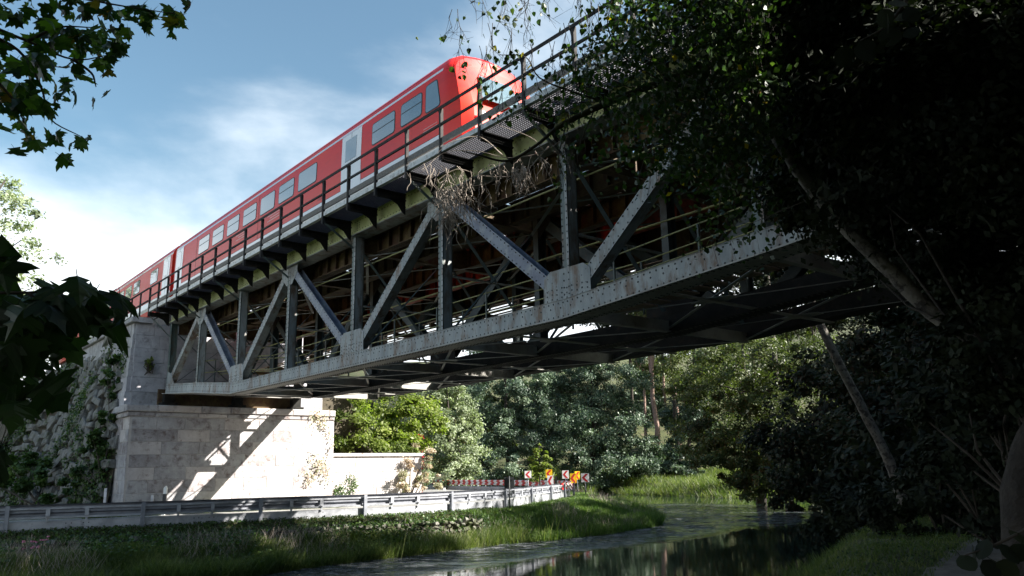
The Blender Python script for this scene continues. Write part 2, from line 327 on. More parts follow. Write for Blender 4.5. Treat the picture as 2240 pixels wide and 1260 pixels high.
def tree(name, base, blobs, n, lsize, lmat, tmat, trad, label, cat='tree', group=None, clumps=60, top=None, limbs=9, lean=None, **kw):
    base = np.asarray(base, float); r = root(name, base, label, cat, group)
    P, N, T, CC = crown_points(blobs, n, int(clumps * 1.7), **kw)
    keep = P[:, 2] > base[2] + 0.15
    if keep.sum() < 100: keep[:] = True
    P, N, T = P[keep], N[keep], T[keep]
    quads('foliage', P, N, lsize * (0.6 + 0.8 * nr.random(len(P))), 0.55, lmat, r, T, kind='stuff')
    c = np.mean([b[0] for b in blobs], axis=0); topz = max(b[0][2] + b[1][2] * 0.6 for b in blobs)
    tp = np.array([c[0], c[1], topz]) if top is None else np.asarray(top, float)
    k = 7; pts = [base + (tp - base) * i / (k - 1) + np.array([rnd.uniform(-1, 1), rnd.uniform(-1, 1), 0]) * trad * 0.8 * (0 < i < k - 1) for i in range(k)]
    pts[0] = base - zv * 0.2
    MB().tube(pts, [trad * (1.25 if i == 0 else 1 - 0.8 * i / (k - 1)) for i in range(k)], 9, wob=0.08).build('trunk', tmat, r, smooth=True)
    L = MB(); idx = nr.choice(len(CC), size=min(limbs, len(CC)), replace=False)
    for i in idx:
        f = rnd.uniform(0.35, 0.85); j = f * (k - 1); a = pts[int(j)] + (pts[int(j) + 1] - pts[int(j)]) * (j - int(j))
        e = CC[i]; mid = (a + e) / 2 + zv * rnd.uniform(-0.1, 0.2) * np.linalg.norm(e - a)
        L.tube([a, (a + mid) / 2 + zv * 0.02, mid, e], [trad * 0.4 * (1.1 - f), trad * 0.3 * (1.1 - f), trad * 0.2 * (1.1 - f), trad * 0.05], 5, cap=False)
    L.build('limbs', tmat, r, smooth=True, kind='stuff')
    return r

MT['diag'] = M('shade_toned_diagonal_paint', (0.12, 0.135, 0.20), (0.22, 0.25, 0.31), 2.0, 0.5, c3=(0.36, 0.38, 0.38), s3=3.0, t3=(0.48, 0.72), bump=0.2, bscale=35)  # copy for one slope of diagonal, its different lighting put into the colour
MT['pink'] = M('pink_petal', (0.65, 0.18, 0.32), (0.75, 0.30, 0.42), 9, 0.6)
MT['wallstone'] = M('mossy_wall_stone', (0.09, 0.085, 0.07), (0.20, 0.19, 0.17), 4, 0.9, c3=(0.045, 0.055, 0.018), s3=2.5, t3=(0.44, 0.58), bump=0.8, bscale=16)
# ================================================================== SETTING: terrain, water, road
def gz(x, y, z): return onz(x, y, z)
WZ = -2.47
water_poly = np.array([B(20.9, -30, 0)[:2], B(20.8, 2, 0)[:2], (-6.58, 21.51), (-5.41, 23.41), (-3.2, 25.81), (-1.95, 27.4), (-0.49, 29.2), (1.13, 30.24), (3.51, 32.6), (6.13, 36.6), (7.0, 41), (7.04, 48), (7.0, 61), (6.9, 77), (8.5, 84), (12, 76), (17.8, 62.8), (21.5, 53), (33, 52), (60, 60), (62, 48), (30, 42), (21, 35), (15.8, 30.2), (10.1, 24.6), (6.2, 19.7), (4.6, 16.0), (3.0, 12.5), (0.0, 10.0), (-6.0, 7.0), (-25, -4)])
def seg_dist(X, Y, P, closed=True):
    d = np.full(X.shape, 1e9); m = len(P)
    for i in range(m if closed else m - 1):
        a = P[i]; b = P[(i + 1) % m]; ab = b - a; t = np.clip(((X - a[0]) * ab[0] + (Y - a[1]) * ab[1]) / (ab @ ab), 0, 1)
        d = np.minimum(d, np.hypot(X - a[0] - t * ab[0], Y - a[1] - t * ab[1]))
    return d
def inside(X, Y, P):
    c = np.zeros(X.shape, bool); m = len(P)
    for i in range(m):
        a = P[i]; b = P[(i + 1) % m]
        cond = ((a[1] > Y) != (b[1] > Y)) & (X < (b[0] - a[0]) * (Y - a[1]) / (b[1] - a[1] + 1e-12) + a[0]); c ^= cond
    return c
# guard rail line, near edge of the road, then round the bend and back
def spline(pts, step):
    pts = [np.array(p, float) for p in pts]; P = [2 * pts[0] - pts[1]] + pts + [2 * pts[-1] - pts[-2]]; out = []
    for i in range(1, len(P) - 2):
        for k in range(20):
            t = k / 20; a, b, c, d = P[i - 1], P[i], P[i + 1], P[i + 2]
            out.append(0.5 * (2 * b + (c - a) * t + (2 * a - 5 * b + 4 * c - d) * t * t + (3 * b - a - 3 * c + d) * t ** 3))
    out.append(pts[-1]); out = np.array(out); L = np.concatenate([[0], np.cumsum(np.linalg.norm(np.diff(out, axis=0), axis=1))])
    n = int(L[-1] / step) + 1; q = np.linspace(0, L[-1], n)
    return np.stack([np.interp(q, L, out[:, j]) for j in range(2)], 1)
_rc = [B(26.6, -14, 0)[:2], B(25.6, -4, 0)[:2], (-12.99, 21.25), (-9.69, 22.81), (-7.2, 24.45), (-4.69, 25.86), (-2.42, 27.4), (-0.32, 30.42), (1.0, 34.6), (2.3, 39.0), (2.95, 42.7), (2.2, 46.5), (0.6, 50.4), (-2.2, 56.0), (-6.0, 63.0), (-11.5, 72.0), (-20, 84)]
rail_ctrl = [(p[0] * 1.11, p[1] * 1.11) for p in _rc]
RAIL = spline(rail_ctrl, 0.5)
def rail_side(X, Y):
    """signed distance: positive on the river side"""
    d = np.full(X.shape, 1e9); s = np.zeros(X.shape)
    for i in range(len(RAIL) - 1):
        a = RAIL[i]; b = RAIL[i + 1]; ab = b - a; t = np.clip(((X - a[0]) * ab[0] + (Y - a[1]) * ab[1]) / (ab @ ab), 0, 1)
        dd = np.hypot(X - a[0] - t * ab[0], Y - a[1] - t * ab[1]); cr = ab[0] * (Y - a[1]) - ab[1] * (X - a[0])
        m = dd < d; d = np.where(m, dd, d); s = np.where(m, -np.sign(cr), s)
    return d * s
def hnoise(X, Y, f, seed=0):
    return (np.sin(X * f + seed) * np.cos(Y * f * 1.13 + seed * 2) + 0.5 * np.sin(X * f * 2.3 + Y * f * 1.7 + seed) + 0.3 * np.cos(X * f * 4.1 - Y * f * 3.3 + seed * 3)) / 1.8
def ground(X, Y):
    X = np.asarray(X, float); Y = np.asarray(Y, float)
    ins = inside(X, Y, water_poly); dd = seg_dist(X, Y, water_poly) * np.where(ins, -1, 1)
    S = X * dv[0] + Y * dv[1]; D = X * nv[0] + Y * nv[1]
    bed = -2.52 - 0.5 * smooth(0, 2.5, -dd)
    # near bank (camera side)
    q = rail_side(X, Y)
    near = -2.52 + 1.02 * smooth(0, 1.9, dd) + 0.05 * hnoise(X, Y, 1.7)
    lawn = -2.52 + 0.55 * smooth(0, 1.9, dd) + 0.05 * hnoise(X, Y, 2.1, 2)
    lw = smooth(1.7, 1.45, q)                                        # the low wall under the verge
    verge = -1.50 - 0.24 * smooth(0.2, 1.5, q)
    wallw = smooth(19.5, 15.5, D)                                    # the wall fades into the bank past the bridge
    soft = -1.50 - 1.02 * smooth(0.2, 1, q / (q + np.maximum(dd, 0.01))) 
    left = np.where(dd > 0, (lawn * (1 - lw) + verge * lw) * wallw + soft * (1 - wallw), -2.52)
    left = np.where(q < 0.1, -1.46, left)
    side = (q < 0) | ((S > 16.5) & (Y < 90) & (X < 7.0)) 
    side = side | ((X < 7.05) & (Y > 30) & (Y < 80))
    far = -2.52 + 0.95 * smooth(0, 3.0, dd) + 0.12 * hnoise(X, Y, 0.8) 
    farm = (Y > 47) & (X > 6.9)
    z = np.where(side, left, np.where(farm, far, near))
    z = np.where(dd < 0, bed, z)
    hill = smooth(84, 140, Y + 3 * hnoise(X, Y, 0.08)) * 15 * smooth(-14, 12, X + (Y - 80) * 0.5) + smooth(120, 220, Y) * 16
    hr = smooth(34, 80, X) * 9 * smooth(20, 50, Y + 20)
    hl = smooth(52, 90, S) * 3.0 * smooth(6, -6, D)
    mask = smooth(0.5, 5, dd)
    return z + (hill + hr + hl) * mask * np.where(q < 0, smooth(14, 22, -q), 1)
gx = np.concatenate([np.arange(-900, -120, 60), np.arange(-120, -40, 4), np.arange(-40, -16, 1.0), np.arange(-16, 14, 0.25), np.arange(14, 34, 0.7), np.arange(34, 120, 3), np.arange(120, 901, 60)])
gy = np.concatenate([np.arange(-900, -60, 60), np.arange(-60, -8, 3), np.arange(-8, 16, 0.7), np.arange(16, 50, 0.25), np.arange(50, 90, 0.8), np.arange(90, 180, 3), np.arange(180, 901, 60)])
GX, GY = np.meshgrid(gx, gy); GZ = ground(GX, GY)
nx, ny = len(gx), len(gy)
me = bpy.data.meshes.new('ground')
me.vertices.add(nx * ny); me.vertices.foreach_set('co', np.stack([GX, GY, GZ], -1).astype(np.float32).ravel())
ii = (np.arange(ny - 1)[:, None] * nx + np.arange(nx - 1)[None, :]).ravel()
F4 = np.stack([ii, ii + 1, ii + nx + 1, ii + nx], 1).astype(np.int32)
me.loops.add(F4.size); me.loops.foreach_set('vertex_index', F4.ravel())
me.polygons.add(len(F4)); me.polygons.foreach_set('loop_start', np.arange(0, F4.size, 4, dtype=np.int32)); me.polygons.foreach_set('loop_total', np.full(len(F4), 4, dtype=np.int32))
me.polygons.foreach_set('use_smooth', [True] * len(F4)); me.update()
MT['ground'] = M('bank_soil_and_moss', (0.035, 0.045, 0.015), (0.075, 0.085, 0.028), 1.6, 0.95, c3=(0.10, 0.08, 0.05), s3=0.9, t3=(0.52, 0.66), bump=0.8, bscale=9)
me.materials.append(MT['ground'])
og = bpy.data.objects.new('ground', me); COL.objects.link(og); setp(og, kind='structure')

# water sheet
def water_mat():
    m = bpy.data.materials.new('river_water'); m.use_nodes = True; t = m.node_tree; p = t.nodes['Principled BSDF']
    p.inputs['Base Color'].default_value = (0.010, 0.020, 0.016, 1); p.inputs['Roughness'].default_value = 0.03; p.inputs['IOR'].default_value = 1.33
    p.inputs['Specular IOR Level'].default_value = 0.6
    g = t.nodes.new('ShaderNodeNewGeometry')
    mp = t.nodes.new('ShaderNodeMapping'); mp.inputs['Rotation'].default_value = (0, 0, radians(32)); mp.inputs['Scale'].default_value = (0.55, 2.2, 1); t.links.new(g.outputs['Position'], mp.inputs[0])
    n1 = t.nodes.new('ShaderNodeTexNoise'); n1.inputs['Scale'].default_value = 3.2; n1.inputs['Detail'].default_value = 5; t.links.new(mp.outputs[0], n1.inputs['Vector'])
    # broken shallow riffle near the left bank, smooth water elsewhere
    a = t.nodes.new('ShaderNodeAttribute'); a.attribute_name = 'riffle'
    n2 = t.nodes.new('ShaderNodeTexNoise'); n2.inputs['Scale'].default_value = 0.8; n2.inputs['Detail'].default_value = 4; t.links.new(mp.outputs[0], n2.inputs['Vector'])
    mr = t.nodes.new('ShaderNodeMapRange'); mr.inputs['From Min'].default_value = 0.36; mr.inputs['From Max'].default_value = 0.52; t.links.new(n2.outputs[0], mr.inputs['Value'])
    mu = t.nodes.new('ShaderNodeMath'); mu.operation = 'MULTIPLY'; t.links.new(a.outputs['Fac'], mu.inputs[0]); t.links.new(mr.outputs[0], mu.inputs[1])
    st = t.nodes.new('ShaderNodeMath'); st.operation = 'MULTIPLY_ADD'; st.inputs[1].default_value = 2.2; st.inputs[2].default_value = 0.004; t.links.new(mu.outputs[0], st.inputs[0])
    b = t.nodes.new('ShaderNodeBump'); b.inputs['Distance'].default_value = 0.4; t.links.new(n1.outputs[0], b.inputs['Height']); t.links.new(st.outputs[0], b.inputs['Strength'])
    t.links.new(b.outputs[0], p.inputs['Normal'])
    # foam and weed flecks, paled in colour to imitate sky glints on the riffle
    n3 = t.nodes.new('ShaderNodeTexNoise'); n3.inputs['Scale'].default_value = 4; n3.inputs['Detail'].default_value = 6; n3.inputs['Roughness'].default_value = 0.7; t.links.new(mp.outputs[0], n3.inputs['Vector'])
    m3 = t.nodes.new('ShaderNodeMapRange'); m3.inputs['From Min'].default_value = 0.47; m3.inputs['From Max'].default_value = 0.60; t.links.new(n3.outputs[0], m3.inputs['Value'])
    m4 = t.nodes.new('ShaderNodeMath'); m4.operation = 'MULTIPLY'; t.links.new(m3.outputs[0], m4.inputs[0]); t.links.new(mu.outputs[0], m4.inputs[1])
    x = t.nodes.new('ShaderNodeMixRGB'); x.inputs['Color1'].default_value = (0.010, 0.020, 0.016, 1); x.inputs['Color2'].default_value = (0.46, 0.47, 0.51, 1); t.links.new(m4.outputs[0], x.inputs['Fac']); t.links.new(x.outputs[0], p.inputs['Base Color'])
    return m
MT['water'] = water_mat()
wx = np.concatenate([np.arange(-40, -14, 3), np.arange(-14, -10, 0.5), np.arange(-10, 12, 0.10), np.arange(12, 26, 0.5), np.arange(26, 90, 4)]); wy = np.concatenate([np.arange(-40, 12, 3), np.arange(12, 17, 0.5), np.arange(17, 44, 0.12), np.arange(44, 60, 0.5), np.arange(60, 92, 2)])
WX, WY = np.meshgrid(wx, wy); nx, ny = len(wx), len(wy)
lb = np.array([(-20.0, 10), (-6.58, 21.51), (-5.41, 23.41), (-3.2, 25.81), (-1.95, 27.4), (-0.49, 29.2), (1.13, 30.24), (3.51, 32.6), (6.13, 36.6), (7.0, 41), (7.04, 48)])
dl = seg_dist(WX, WY, lb, False)
rif = np.maximum(smooth(4.2, 1.2, dl) * smooth(10, 18, WY) * smooth(58, 46, WY), 0.9 * smooth(1.15, 0.7, np.hypot((WX - 10.5) / 5.0, (WY - 46) / 11.0)))
wav = np.zeros(WX.shape); _r = np.random.default_rng(3)
for k_ in range(22):
    a_ = _r.uniform(0, 6.28); wl = _r.uniform(0.28, 1.1); wav += np.sin((WX * cos(a_) + WY * sin(a_)) * 6.283 / wl + _r.uniform(0, 6.28)) * wl * 0.5
brk = smooth(-0.1, 0.5, hnoise(WX * 0.8 - WY * 0.5, WX * 0.5 + WY * 1.6, 0.9, 2))
WZZ = WZ + wav * 0.011 * rif * (0.25 + 0.75 * brk)
me = bpy.data.meshes.new('water'); me.vertices.add(nx * ny); me.vertices.foreach_set('co', np.stack([WX, WY, WZZ], -1).astype(np.float32).ravel())
ii = (np.arange(ny - 1)[:, None] * nx + np.arange(nx - 1)[None, :]).ravel(); F4 = np.stack([ii, ii + 1, ii + nx + 1, ii + nx], 1).astype(np.int32)
me.loops.add(F4.size); me.loops.foreach_set('vertex_index', F4.ravel()); me.polygons.add(len(F4)); me.polygons.foreach_set('loop_start', np.arange(0, F4.size, 4, dtype=np.int32)); me.polygons.foreach_set('loop_total', np.full(len(F4), 4, dtype=np.int32)); me.update()
me.attributes.new('riffle', 'FLOAT', 'POINT').data.foreach_set('value', rif.astype(np.float32).ravel()); me.materials.append(MT['water'])
ow = bpy.data.objects.new('water', me); COL.objects.link(ow); setp(ow, kind='structure')

# road: strip between the rail and an inner line, as a mesh sheet following RAIL offset inwards
def offs(P, d):
    t = np.gradient(P, axis=0); t /= np.linalg.norm(t, axis=1, keepdims=True); nrm = np.stack([-t[:, 1], t[:, 0]], 1)
    return P + nrm * d
V = []; Fs = []
cols = [0.55, 2.0, 4.0, 6.0, 7.0]
for i in range(len(RAIL)):
    for c in cols:
        p = offs(RAIL, c)[i] if i == -1 else None
OFF = [offs(RAIL, c) for c in cols]
for i in range(len(RAIL)):
    for O in OFF: V.append((O[i][0], O[i][1], -1.42))
nc = len(cols)
for i in range(len(RAIL) - 1):
    for j in range(nc - 1): Fs.append((i * nc + j, (i + 1) * nc + j, (i + 1) * nc + j + 1, i * nc + j + 1))
mb = MB(); mb.add(V, Fs); o = mb.build('road', MT['asphalt']); setp(o, kind='structure')
for a_, b_ in ((0.75, 0.90), (6.7, 6.85)):
    O1, O2 = offs(RAIL, a_), offs(RAIL, b_); mb = MB(); k = len(RAIL)
    mb.add([(p[0], p[1], -1.415) for p in O1] + [(p[0], p[1], -1.415) for p in O2], [(i, i + 1, k + i + 1, k + i) for i in range(k - 1)])
    o = mb.build('road_marking', MT['white']); setp(o, kind='structure')

# ================================================================== ABUTMENT
SF = 34.35; SU = 35.5
ab = root('bridge_abutment', B(37, 13, -1.4), 'sandstone block abutment under the left end of the bridge, half in sun', 'abutment')
def wallblocks(course_z, D0, D1, s, depth, mats, wmin, wmax, name, face='front', joint=0.014, batter=0.0, jit=0.01, s1=None, zref=0):
    """ashlar blocks laid in courses; front faces look along -dv, side faces along -nv"""
    for ci in range(len(course_z) - 1):
        za, zb_ = course_z[ci] + joint / 2, course_z[ci + 1] - joint / 2
        x = D0 - (rnd.uniform(0, wmin) if ci % 2 else 0); bat = batter * (course_z[-1] - (za + zb_) / 2)
        while x < D1 - 0.05:
            w = rnd.uniform(wmin, wmax); a = max(x, D0 - (bat if face == 'front' else 0)); b = min(x + w, D1)
            if D1 - b < 0.35: b = D1
            if b - a > 0.12:
                pj = rnd.uniform(-jit, jit)
                if face == 'front':
                    c = B(s + depth / 2 - bat + pj, (a + b) / 2, (za + zb_) / 2); m = MB().chamfer(c, nv * (b - a - joint) / 2, zv * (zb_ - za) / 2, -dv * depth / 2, 0.009, 0.003)
                else:
                    c = B((a + b) / 2, s + depth / 2 - bat + pj, (za + zb_) / 2); m = MB().chamfer(c, dv * (b - a - joint) / 2, zv * (zb_ - za) / 2, -nv * depth / 2, 0.009, 0.003)
                m.build(name, rnd.choice(mats), ab)
            x = b if b == D1 else x + w
stm = [MT['stone'], MT['stone'], MT['stone2'], MT['stone3']]
cz = [-1.55, -0.62, -0.12, 0.36, 0.86, 1.36, 1.84, 2.32]
wallblocks(cz, 8.72, 17.4, SF, 0.3, stm, 0.75, 1.65, 'stone_block', batter=0.0, jit=0.006)
wallblocks(cz, SF + 0.02, 37.4, 8.62, 0.3, stm, 0.6, 1.2, 'stone_block', face='side', batter=0.0, jit=0.006)
MB().bbox(SF + 0.016, 37.4, 8.64, 17.38, -1.6, 2.5).build('mortar_core', MT['mortar'], ab)
# projecting cornice course, two bands of long stones
for za, zb_, pr in ((2.34, 2.52, 0.04), (2.53, 2.80, 0.12)):
    x = 8.56 - pr
    while x < 17.4:
        w = rnd.uniform(1.0, 1.8); b = min(x + w, 17.4); MB().chamfer(B(SF - pr + 0.5, (x + b) / 2, (za + zb_) / 2), nv * (b - x - 0.012) / 2, zv * (zb_ - za) / 2, -dv * 0.5, 0.035, 0.004).build('cornice_stone', rnd.choice(stm), ab); x = b
    x = SF + 1.0 - pr
    while x < 37.2:
        w = rnd.uniform(0.9, 1.5); b = min(x + w, 37.2); MB().chamfer(B((x + b) / 2, 8.60 - pr + 0.4, (za + zb_) / 2), dv * (b - x - 0.012) / 2, zv * (zb_ - za) / 2, -nv * 0.4, 0.035, 0.004).build('cornice_stone', rnd.choice(stm), ab); x = b
# upper back wall
ups = [MT['upper'], MT['upper'], MT['upper2']]
cu = [2.81, 3.4, 4.0, 4.6, 5.2, 5.75, 6.24]
wallblocks(cu, 8.88, 17.3, SU, 0.3, ups, 0.9, 1.7, 'wall_block', joint=0.008, batter=0.02, jit=0.012)
wallblocks(cu, SU + 0.02, 45, 8.80, 0.3, ups, 0.9, 1.7, 'wall_block', face='side', joint=0.008, batter=0.05, jit=0.012)
MB().bbox(SU + 0.12, 45, 8.98, 17.2, 2.6, 6.26).build('wall_core', MT['upper2'], ab)
x = SU - 0.2
while x < 46: MB().chamfer(B(x + 0.72, 9.06, 6.36), dv * 0.712, zv * 0.11, -nv * 0.42, 0.03, 0.004).build('coping_stone', MT['upper2'], ab); x += 1.44
# embankment behind the abutment carrying the track, with gravel top
em = MB(); em.add([B(37, 9.2, 6.2), B(37, 17, 6.2), B(120, 17, 6.2), B(120, 9.2, 6.2), B(37, 24, -1.4), B(120, 26, -1.4), B(120, 4, -1.4), B(46, 6.8, -1.4), B(46, 9.2, 6.2)], [(0, 1, 2, 3, 8), (1, 4, 5, 2), (8, 3, 6, 7), (0, 4, 1)])
setp(em.build('embankment', MT['earth']), kind='structure')
# wing wall to the right of the pier, overgrown
ww = root('wing_wall', B(35.6, 20, -1.4), 'low pale wall to the right of the sunlit pier, overgrown with creeper', 'wall')
for za, zb_ in ((-1.5, -0.72), (-0.71, 0.02), (0.03, 0.75)):
    x = 17.45
    while x < 22.4:
        w = rnd.uniform(0.9, 1.5); b = min(x + w, 22.4); MB().chamfer(B(35.0, (x + b) / 2, (za + zb_) / 2), nv * (b - x - 0.01) / 2, zv * (zb_ - za) / 2, -dv * 0.25, 0.02, 0.004).build('wall_block', rnd.choice([MT['stone3'], MT['mortar']]), ww); x = b
MB().bbox(34.65, 35.4, 17.42, 22.5, 0.76, 0.90).build('coping', MT['stone3'], ww)

# ================================================================== BRIDGE
br = root('railway_bridge', B(18.5, 12.5, 2.6), 'long riveted green steel truss railway bridge with side walkway crossing above road and river', 'bridge')
NODE = [34.6, 31.0, 27.0, 23.0, 18.9, 14.78, 10.66, 6.53, 2.4]
ZB = [3.28, 3.02, 2.65, 2.65, 2.65, 2.65, 2.65, 2.93, 3.28]
def hmember(p, q, w, dep, wdir, rivets=False, mat=None, name='post', sp=0.13, inset=0.0):
    """H section between p and q: flanges face the camera side (nv), web between"""
    p = np.asarray(p); q = np.asarray(q); t = (q - p) / np.linalg.norm(q - p); w_ = np.cross(nv, t); w_ /= np.linalg.norm(w_)
    m = MB(); L = np.linalg.norm(q - p); c = (p + q) / 2
    for sgn in (-1, 1): m.box(c + nv * sgn * dep / 2, t * L / 2, w_ * w / 2, nv * 0.011)
    m.box(c, t * (L / 2 - 0.002), w_ * 0.012, nv * (dep / 2 - 0.012))
    o = m.build(name, mat, br)
    if rivets and mat is not MT['diag']:
        sd_ = w_ if w_ @ dv < 0 else -w_
        if abs(t[2]) > 0.5: MB().box(c + sd_ * (w / 2 - 0.03) - nv * (dep / 2 + 0.0135), t * (L / 2 - 0.01), sd_ * 0.032, nv * 0.003).box(c + sd_ * (w / 2 + 0.004), t * (L / 2 - 0.01), sd_ * 0.003, nv * (dep / 2 - 0.02)).build('lit_edge_strip', MT['steel'], o)  # paler strip stands in for light on the right edge
    if rivets:
        r = MB(); k = int(L / sp)
        for i in range(k):
            for e in (-1, 1): rivet(r, p + t * (i + 0.5) * L / k + w_ * e * w * 0.36 - nv * (dep / 2 + 0.016), -nv, t, 0.019)
        r.build('rivet', MT['rivet'], o, kind='stuff')
    return o
def rivet(mb, c, n, t, r=0.018, h=0.014):
    b = np.cross(n, t); vs = [c + r * (cos(a) * t + sin(a) * b) for a in [i * pi / 3 for i in range(6)]] + [c + n * h]
    mb.add(vs, [(i, (i + 1) % 6, 6) for i in range(6)])
def rows(mb, pts_a, pts_b, n, sp, r=0.018):
    L = np.linalg.norm(pts_b - pts_a); t = (pts_b - pts_a) / L; k = max(2, int(L / sp))
    for i in range(k): rivet(mb, pts_a + t * (i + 0.5) * L / k, n, t, r)
def truss(D, zo=0.0, near=False, full=True):
    pm = MT['steel_post'] if near else MT['steel_blue']; gm = MT['steel'] if near else MT['steel_dark']; cm = MT['chord_green'] if near else MT['rust']  # inner trusses take darker steel, their shade put into the colour
    # top chord in panel lengths
    for i in range(8):
        a, b = NODE[i + 1] + 0.004, NODE[i] - 0.004
        m = MB()
        m.bbox(a, b, D - 0.02, D + 0.0, 6.235, 6.62).bbox(a, b, D + 0.28, D + 0.30, 6.235, 6.62)
        m.bbox(a, b, D - 0.10, D + 0.38, 6.20, 6.232).bbox(a, b, D - 0.12, D + 0.40, 6.622, 6.65)
        o = m.build('top_chord', cm, br)
        if near:
            # darker bottom plate seen from below
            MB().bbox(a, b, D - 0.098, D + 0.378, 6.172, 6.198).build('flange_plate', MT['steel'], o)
            r = MB()
            for z in (6.30, 6.56): rows(r, B(a, D - 0.022, z), B(b, D - 0.022, z), -nv, 0.14, 0.019)
            for s_ in (a + 0.2, a + 0.32, b - 0.2, b - 0.32):
                for z in (6.37, 6.43, 6.49): rivet(r, B(s_, D - 0.022, z), -nv, dv, 0.019)
            r.build('rivet', MT['rivet'], o, kind='stuff')
    # bottom chord: web plates, flanges, rivets
    for i in range(8):
        p = B(NODE[i + 1] + 0.004, D, ZB[i + 1] + zo); q = B(NODE[i] - 0.004, D, ZB[i] + zo); t = (q - p) / np.linalg.norm(q - p); u = np.cross(t, nv); u = u if u[2] > 0 else -u
        L = np.linalg.norm(q - p); c = (p + q) / 2; m = MB()
        for dn in (-0.03, 0.30): m.box(c + nv * dn + u * 0.20, t * L / 2, u * 0.18, nv * 0.012)
        m.box(c + nv * 0.135 + u * 0.383, t * L / 2, u * 0.004, nv * 0.19)
        m.box(c + nv * (-0.046) + u * 0.055, t * L / 2, u * 0.045, nv * 0.003)   # angle leg
        o = m.build('bottom_chord', gm, br)
        f = MB().box(c + nv * (0.09 if near else 0.135) + u * 0.004, t * L / 2, u * 0.012, nv * (0.27 if near else 0.235)).build('flange_plate', MT['under'] if near else MT['steel_dark'], o)
        r = MB()
        if near:
            for du in (0.33, 0.24, 0.075) if i < 7 else (0.33, 0.075): rows(r, p + u * du - nv * (0.0425 if du > 0.1 else 0.049), q + u * du - nv * (0.0425 if du > 0.1 else 0.049), -nv, 0.13 if du != 0.24 else 0.26, 0.019)
        if r.v: r.build('rivet', MT['rivet'], o, kind='stuff')
        if D < 14:
            r = MB()
            for dn in ((-0.14, -0.085, 0.26, 0.32) if near else (-0.065, -0.015, 0.285, 0.335)): rows(r, p + nv * dn - u * 0.008, q + nv * dn - u * 0.008, -u, 0.12, 0.024)
            r.build('rivet', MT['rivet'] if near else MT['rivet_pale'], f, kind='stuff')
    # posts, diagonals
    for i, s in enumerate(NODE):
        hmember(B(s, D + 0.13, ZB[i] + zo + 0.02), B(s, D + 0.13, 6.21), 0.18, 0.24, dv, near and i > 0, pm, 'end_post' if i in (0, 8) else 'post')
    for i in range(8):
        a, b = (i, i + 1) if i % 2 == 0 else (i + 1, i)              # a: bottom node, b: top node
        pb = np.array([NODE[a], ZB[a] + zo + 0.33]); pt = np.array([NODE[b], 6.22]); v = pt - pb; v /= np.linalg.norm(v)
        pb = pb + v * 0.35; pt = pt - v * 0.38
        hmember(B(pb[0], D + 0.13, pb[1]), B(pt[0], D + 0.13, pt[1]), 0.25, 0.22, dv, near, MT['diag'] if near and i % 2 else (MT['steel'] if near else pm), 'diagonal', sp=0.15)
    # gusset plates
    for i, s in enumerate(NODE):
        zb = ZB[i] + zo
        if i % 2 == 0:
            k = 0.62; pts = [B(s - k, D - 0.002, zb + 0.28), B(s + k, D - 0.002, zb + 0.28), B(s + k, D - 0.002, zb + 0.86), B(s + 0.45, D - 0.002, zb + 0.98), B(s - 0.45, D - 0.002, zb + 0.98), B(s - k, D - 0.002, zb + 0.86)]
            if i == 0: pts = [B(s - 1.0, D - 0.002, zb + 0.28), B(s, D - 0.002, zb + 0.28), B(s, D - 0.002, zb + 0.9), B(s - 0.4, D - 0.002, zb + 0.8)]
        else:
            k = 0.55; pts = [B(s - k, D + 0.002, 6.24), B(s + k, D + 0.002, 6.24), B(s + k, D + 0.002, 5.95), B(s + 0.2, D + 0.002, 5.62), B(s - 0.2, D + 0.002, 5.62), B(s - k, D + 0.002, 5.95)]
        g = MB().poly(pts, nv * 0.016).build('gusset_plate', gm, br)
        if near and i % 2 == 0 and 0 < i < 8:
            r = MB()
            for kx in range(-4, 5):
                for kz in range(3): rivet(r, B(s + kx * 0.135, D - 0.003, zb + 0.42 + kz * 0.09 + 0.02 * (kx % 2)), -nv, dv, 0.018)
            r.build('rivet', MT['rivet'], g, kind='stuff')
truss(10.0, near=True)
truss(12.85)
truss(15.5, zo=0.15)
# bottom lateral bracing and cross struts
for i in range(9):
    z = ZB[i]
    for Da, Db in ((10.35, 12.8), (13.2, 15.45)):
        MB().bbox(NODE[i] - 0.06, NODE[i] + 0.06, Da, Db, z + 0.02, z + 0.05).bbox(NODE[i] - 0.012, NODE[i] + 0.012, Da, Db, z + 0.052, z + 0.26).build('cross_strut', MT['under'], br)
        if i < 8:
            z2 = ZB[i + 1]
            for (sa, za, sb, zb_) in ((NODE[i], z, NODE[i + 1], z2), (NODE[i + 1], z2, NODE[i], z)):
                off = 0.06 if sa == NODE[i] else 0.10
                MB().beam(B(sa, Da, za + off), B(sb, Db, zb_ + off), np.cross(dv, nv) * 0 + dv, 0.06, 0.012).build('lateral_brace', MT['under'], br)
            ms, mz = (NODE[i] + NODE[i + 1]) / 2, (z + z2) / 2
            MB().poly([B(ms - 0.42, (Da + Db) / 2 - 0.1, mz + 0.045), B(ms - 0.42, (Da + Db) / 2 + 0.1, mz + 0.045), B(ms, (Da + Db) / 2 + 0.26, mz + 0.045), B(ms + 0.42, (Da + Db) / 2 + 0.1, mz + 0.045), B(ms + 0.42, (Da + Db) / 2 - 0.1, mz + 0.045), B(ms, (Da + Db) / 2 - 0.26, mz + 0.045)], zv * 0.01).build('gusset_plate', MT['under'], br)
            MB().bbox(ms - 0.06, ms + 0.06, Da, Db, mz + 0.018, mz + 0.042).build('cross_strut', MT['under'], br)
